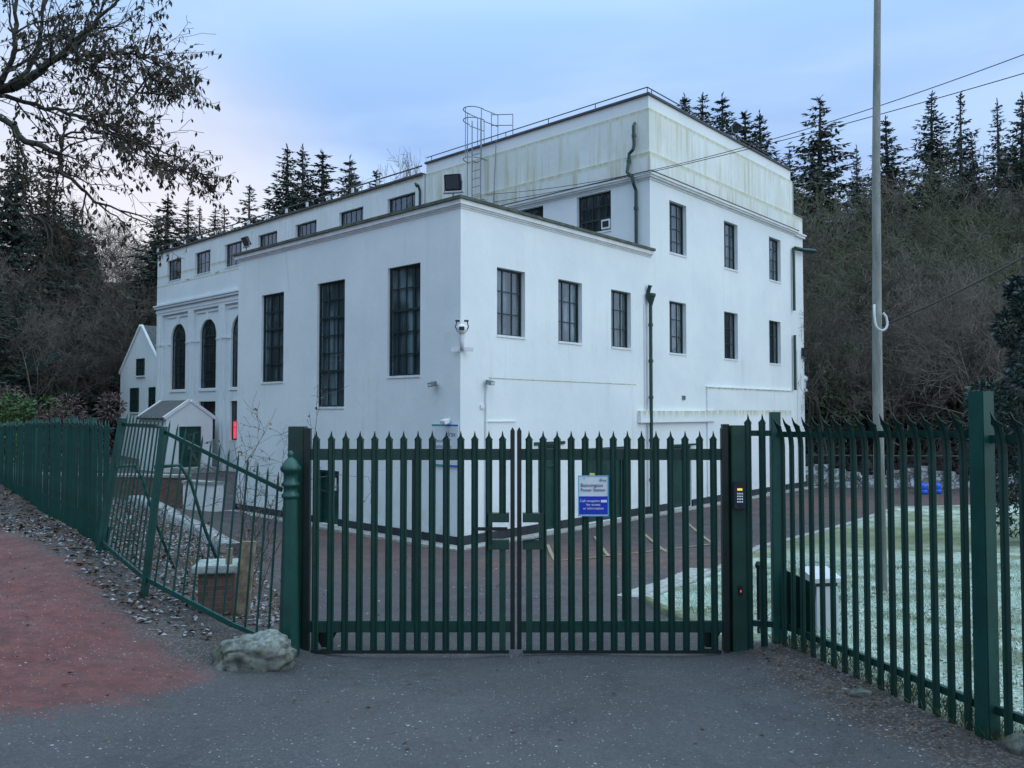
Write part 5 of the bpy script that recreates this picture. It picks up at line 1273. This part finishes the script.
limb([(0,84,8.6),(25,60,9.0),(33,25,9.1),(36,-10,9.2)], .03, .014, 9, .9)
limb([(28,72,8.6),(60,48,8.3),(85,20,8.2),(112,-12,8.1)], .022, .012, 9, .8)
limb([(-10,90,8.6),(30,100,8.8),(70,113,8.9),(95,120,9.),(128,132,9.1),(160,150,9.2)], .026, .009, 20, .7)
limb([(55,55,8.7),(95,45,8.8),(130,48,8.9),(150,58,9.)], .015, .007, 22, .62)
limb([(60,42,8.7),(95,70,8.4),(130,88,8.3),(158,86,8.2)], .014, .006, 22, .6)
limb([(-300,190,8.3),(-100,130,8.2),(-10,112,8.1),(25,138,8.1),(54,152,8.1),(60,172,8.1),(88,196,8.2),(125,214,8.3)], .05, .008, 22, .8)
limb([(54,152,8.1),(66,130,8.0),(95,128,8.0),(125,150,8.0)], .014, .006, 10, .75)
limb([(95,120,9.),(140,150,9.3),(178,168,9.4),(190,166,9.5)], .012, .005, 16, .42)
limb([(-60,150,8.0),(-10,185,7.9),(30,210,7.9),(60,240,8.0)], .02, .007, 14, .7)
V, F = segs_mesh([[0,0,-.4, 0,0,2.2, .24,.2], [0,0,2.2, *fp(-300,170,8.4), .2,.13], [*fp(-300,170,8.4), *fp(-300,150,8.4), .13,.10], [0,0,2.2, -.3,.1,6, .19,.14],[-.3,.1,6,-.2,.3,10,.14,.06]], 12); link('trunk', np_mesh('trunk', V, F, FBARK, True), ft)
V, F = segs_mesh(S, 6); link('limbs', np_mesh('limbs', V, F, FBARK, True), ft); V, F = segs_mesh(SL, 3); link('twigs', np_mesh('twigs', V, F, FBARK), ft)
LP_ = np.array(LP_); L = r.uniform(.045, .085, len(LP_)); V, F = kites(LP_, np.array(LD), L, L*.48, r); link('leaves', np_mesh('leaves', V, F, FLEAF), ft)
print('foreground leaves', len(LP_), 'twigs', len(SL))

# ---------------------------------------------------------------- litter and grass
def scatter(name, poly, n, size, mat, label, cat, seed, flat=True, dens=None, width=.6, lift=.006):
    r = np.random.default_rng(seed); P = np.array(poly); lo, hi = P.min(0), P.max(0); pts = np.empty((0, 2))
    while len(pts) < n:
        q = r.uniform(lo, hi, (n*2, 2)); q = q[poly_sd(q[:,0], q[:,1], poly) > 0]
        if dens is not None: q = q[r.random(len(q)) < dens(q)]
        pts = np.vstack([pts, q])
    pts = pts[:n]; z = height(pts[:,0], pts[:,1])+lift
    L = r.uniform(*size, n)
    if flat: D = np.c_[r.normal(size=(n, 2)), r.normal(size=n)*.25]
    else: D = np.c_[r.normal(size=(n, 2))*.5, np.ones(n)]
    D /= np.linalg.norm(D, axis=1)[:, None]; B_ = np.c_[pts, z]
    if flat:
        s = np.cross(D, np.array([0, 0, 1.])+r.normal(size=(n, 3))*.25); s /= np.linalg.norm(s, axis=1)[:, None]; mid = B_+D*(L*.45)[:, None]; c = r.uniform(0, .3, n)*L
        mid2 = mid.copy(); mid2[:, 2] += 0; V = np.stack([B_, mid+s*(L*width*.5)[:, None]+np.c_[0*c, 0*c, c], B_+D*L[:, None], mid-s*(L*width*.5)[:, None]+np.c_[0*c, 0*c, c]], 1).reshape(-1, 3); V[:, 2] = np.maximum(V[:, 2], np.repeat(z, 4)-.002); F = np.arange(4*n).reshape(n, 4)
    else: V, F = kites(B_, D, L, L*width, r)
    o = link(name, np_mesh(name, V, F, mat)); tag(o, label, cat, kind='stuff'); return o
LIT_B = m_leafy('brown_litter', (.055,.030,.020), (.15,.088,.055), .85, 14); LIT_W = m_leafy('frosted_litter', (.13,.13,.145), (.34,.36,.41), .85, 14)
bank = [(-2.6,7.2),(-3.2,7.1),(-4.45,8.4),(-7.0,11.0),(-12,16.8),(-20,26),(-17.5,27),(-11.0,17.8),(-6.3,12.0),(-4.6,9.7),(-3.6,8.5)]
inner = [(-2.1,7.5),(-3.8,8.5),(-4.9,9.8),(-6.7,12.3),(-11.5,18.5),(-10.5,22),(-8.3,20),(-5.5,15.5),(-3.2,11.5),(-2.5,9.5)]
scatter('leaf_litter', bank, 5500, (.04,.09), LIT_B, 'brown fallen leaves heaped along the foot of the left palisade', 'leaves', 51)
scatter('leaf_litter', bank, 1300, (.03,.08), LIT_W, 'frost whitened fallen leaves along the foot of the left palisade', 'leaves', 52, lift=.015, dens=lambda q: np.where(q[:,1] < 12.5, 1, .25))
scatter('leaf_litter', inner, 5000, (.04,.10), LIT_B, 'brown fallen leaves covering the bank behind the railings', 'leaves', 53)
scatter('leaf_litter', inner, 3600, (.03,.09), LIT_W, 'frost whitened leaves covering the bank behind the railings', 'leaves', 54, lift=.015)
verge = [(2.05,7.1),(2.3,5.8),(2.7,4.4),(3.4,2.6),(3.9,2.8),(3.1,5.0),(2.5,7.1)]
scatter('leaf_litter', verge, 700, (.015,.04), LIT_B, 'crumbled brown leaves on the dirt verge under the right fence', 'leaves', 55)
scatter('leaf_litter', [(-2.6,4.2),(-2.4,6.9),(1.9,7.1),(2.3,4.4)], 110, (.015,.045), LIT_B, 'few scattered fallen leaves on the road before the gate', 'leaves', 56)
scatter('leaf_litter', [(-8,3.9),(-2.5,5.4),(-2.6,6.8),(-6.8,10.6)], 260, (.015,.045), LIT_B, 'scattered fallen leaves on the red path', 'leaves', 57)
scatter('leaf_litter', [(-1.8,7.6),(-2.4,10),(-4,15),(5,17.5),(1.7,10)], 240, (.02,.06), LIT_W, 'pale leaves scattered on the drive inside the gate', 'leaves', 58)
def m_grass():
    t = NT('frosted_grass'); co = t.coords(); gi = t.noise(1.0, 6, .7, co); fz = t.ramp(gi, .36, .56)
    pt = t.ramp(t.noise(60, 2, .5, co), .3, .7); c = t.mix(pt, (.05,.075,.022), (.13,.15,.05)); c = t.mix(t.math('MULTIPLY', fz, .8), c, (.50,.61,.56)); return t.fin(c, .8)
GR = m_grass()
scatter('grass', [(2.5,7.3),(2.1,8.5),(1.95,10.5),(2.7,12.1),(5.6,16),(9,14),(8,6),(5,3.5),(3.2,4.2),(3.05,5.2)], 60000, (.03,.065), GR, 'short frosted grass of the lawn behind the palisade', 'grass', 61, False, width=.12)
scatter('grass', [(2.3,7.25),(2.9,5.1),(3.3,3.6),(3.5,3.7),(3.15,5.1),(2.6,7.3)], 3000, (.04,.12), m_leafy('green_grass_blades', (.04,.06,.02), (.12,.13,.06), .8, 8), 'ragged yellow green grass at the foot of the right fence', 'grass', 62, False, width=.07)
scatter('leaf_litter', [(2.6,7.3),(2.2,9),(5,11),(7,6),(3.4,4.2)], 900, (.03,.06), LIT_B, 'brown fallen leaves lying on the lawn near the right fence', 'leaves', 63, lift=.03)

# ---------------------------------------------------------------- world, light, camera
SUN_EL, SUN_AZ = R_(28), math.atan2(.86, -.51)   # compass angle from +Y towards +X
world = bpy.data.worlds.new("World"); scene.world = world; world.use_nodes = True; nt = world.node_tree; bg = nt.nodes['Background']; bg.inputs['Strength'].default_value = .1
N_ = nt.nodes.new; Lk = nt.links.new
sky = N_('ShaderNodeTexSky'); sky.sky_type = 'NISHITA'; sky.sun_disc = False; sky.sun_elevation = SUN_EL; sky.sun_rotation = SUN_AZ; sky.air_density = 1.2; sky.dust_density = 1.5
tc = N_('ShaderNodeTexCoord'); sp = N_('ShaderNodeSeparateXYZ'); Lk(tc.outputs['Generated'], sp.inputs[0])
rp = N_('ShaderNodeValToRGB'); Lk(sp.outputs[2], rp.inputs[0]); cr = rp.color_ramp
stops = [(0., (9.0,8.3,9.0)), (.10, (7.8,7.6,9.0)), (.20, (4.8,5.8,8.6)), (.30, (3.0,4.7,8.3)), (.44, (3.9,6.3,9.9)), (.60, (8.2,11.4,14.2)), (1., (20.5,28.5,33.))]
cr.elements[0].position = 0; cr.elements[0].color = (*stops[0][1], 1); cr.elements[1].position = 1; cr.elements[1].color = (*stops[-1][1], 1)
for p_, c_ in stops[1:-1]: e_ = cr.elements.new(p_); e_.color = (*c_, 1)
# soft overcast structure
mp = N_('ShaderNodeMapping'); mp.inputs['Scale'].default_value = (1, 1, 3.2); Lk(tc.outputs['Generated'], mp.inputs[0])
nz = N_('ShaderNodeTexNoise'); nz.inputs['Scale'].default_value = 1.7; nz.inputs['Detail'].default_value = 5; nz.inputs['Roughness'].default_value = .5; nz.inputs['Distortion'].default_value = .4; Lk(mp.outputs[0], nz.inputs['Vector'])
mr = N_('ShaderNodeMapRange'); mr.interpolation_type = 'SMOOTHSTEP'; Lk(nz.outputs['Fac'], mr.inputs[0]); mr.inputs[1].default_value = .40; mr.inputs[2].default_value = .66; mr.inputs[3].default_value = 0; mr.inputs[4].default_value = .75
mx = N_('ShaderNodeMix'); mx.data_type = 'RGBA'; Lk(mr.outputs[0], mx.inputs[0]); Lk(rp.outputs[0], mx.inputs[6]); mx.inputs[7].default_value = (5.4,7.3,10.3,1)
nrm_ = N_('ShaderNodeVectorMath'); nrm_.operation = 'DOT_PRODUCT'; Lk(tc.outputs['Generated'], nrm_.inputs[0]); gv = Vector((math.sin(R_(-27)), math.cos(R_(-27)), .10)).normalized(); nrm_.inputs[1].default_value = gv
gr_ = N_('ShaderNodeMapRange'); gr_.interpolation_type = 'SMOOTHSTEP'; Lk(nrm_.outputs['Value'], gr_.inputs[0]); gr_.inputs[1].default_value = .93; gr_.inputs[2].default_value = 1.; gr_.inputs[3].default_value = 0; gr_.inputs[4].default_value = .8
mg = N_('ShaderNodeMix'); mg.data_type = 'RGBA'; Lk(gr_.outputs[0], mg.inputs[0]); Lk(mx.outputs[2], mg.inputs[6]); mg.inputs[7].default_value = (9.6,8.9,8.8,1); mx = mg
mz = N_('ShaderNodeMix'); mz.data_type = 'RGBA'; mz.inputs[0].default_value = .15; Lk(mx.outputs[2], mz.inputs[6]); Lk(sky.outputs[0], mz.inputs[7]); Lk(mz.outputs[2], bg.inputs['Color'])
sl = bpy.data.lights.new('sun', 'SUN'); sl.energy = .5; sl.angle = R_(35); sl.color = (.93, .98, 1.0)
so = bpy.data.objects.new('sun', sl); COL.objects.link(so); sd = Vector((math.sin(SUN_AZ)*math.cos(SUN_EL), math.cos(SUN_AZ)*math.cos(SUN_EL), math.sin(SUN_EL)))
so.rotation_euler = (-sd).to_track_quat('-Z', 'Y').to_euler(); so.location = (20, -20, 30)
cam = bpy.data.cameras.new('camera'); cam.sensor_width = 36; cam.lens = 28.125; cam.clip_end = 3000; cam.clip_start = .05
co2 = bpy.data.objects.new('camera', cam); COL.objects.link(co2); co2.location = (0, 0, 2.15); co2.rotation_euler = (R_(90)+math.atan(28/800), 0, 0); scene.camera = co2
scene.view_settings.view_transform = 'Standard'; scene.view_settings.look = 'None'; scene.view_settings.exposure = .26; scene.view_settings.gamma = 1
scene.cycles.max_bounces = 6; scene.cycles.transparent_max_bounces = 8; scene.cycles.use_denoising = True

for o in bpy.data.objects:
    if 'label' in o and not 4 <= len(str(o['label']).split()) <= 16: print('LABEL', o.name, len(o['label'].split()))
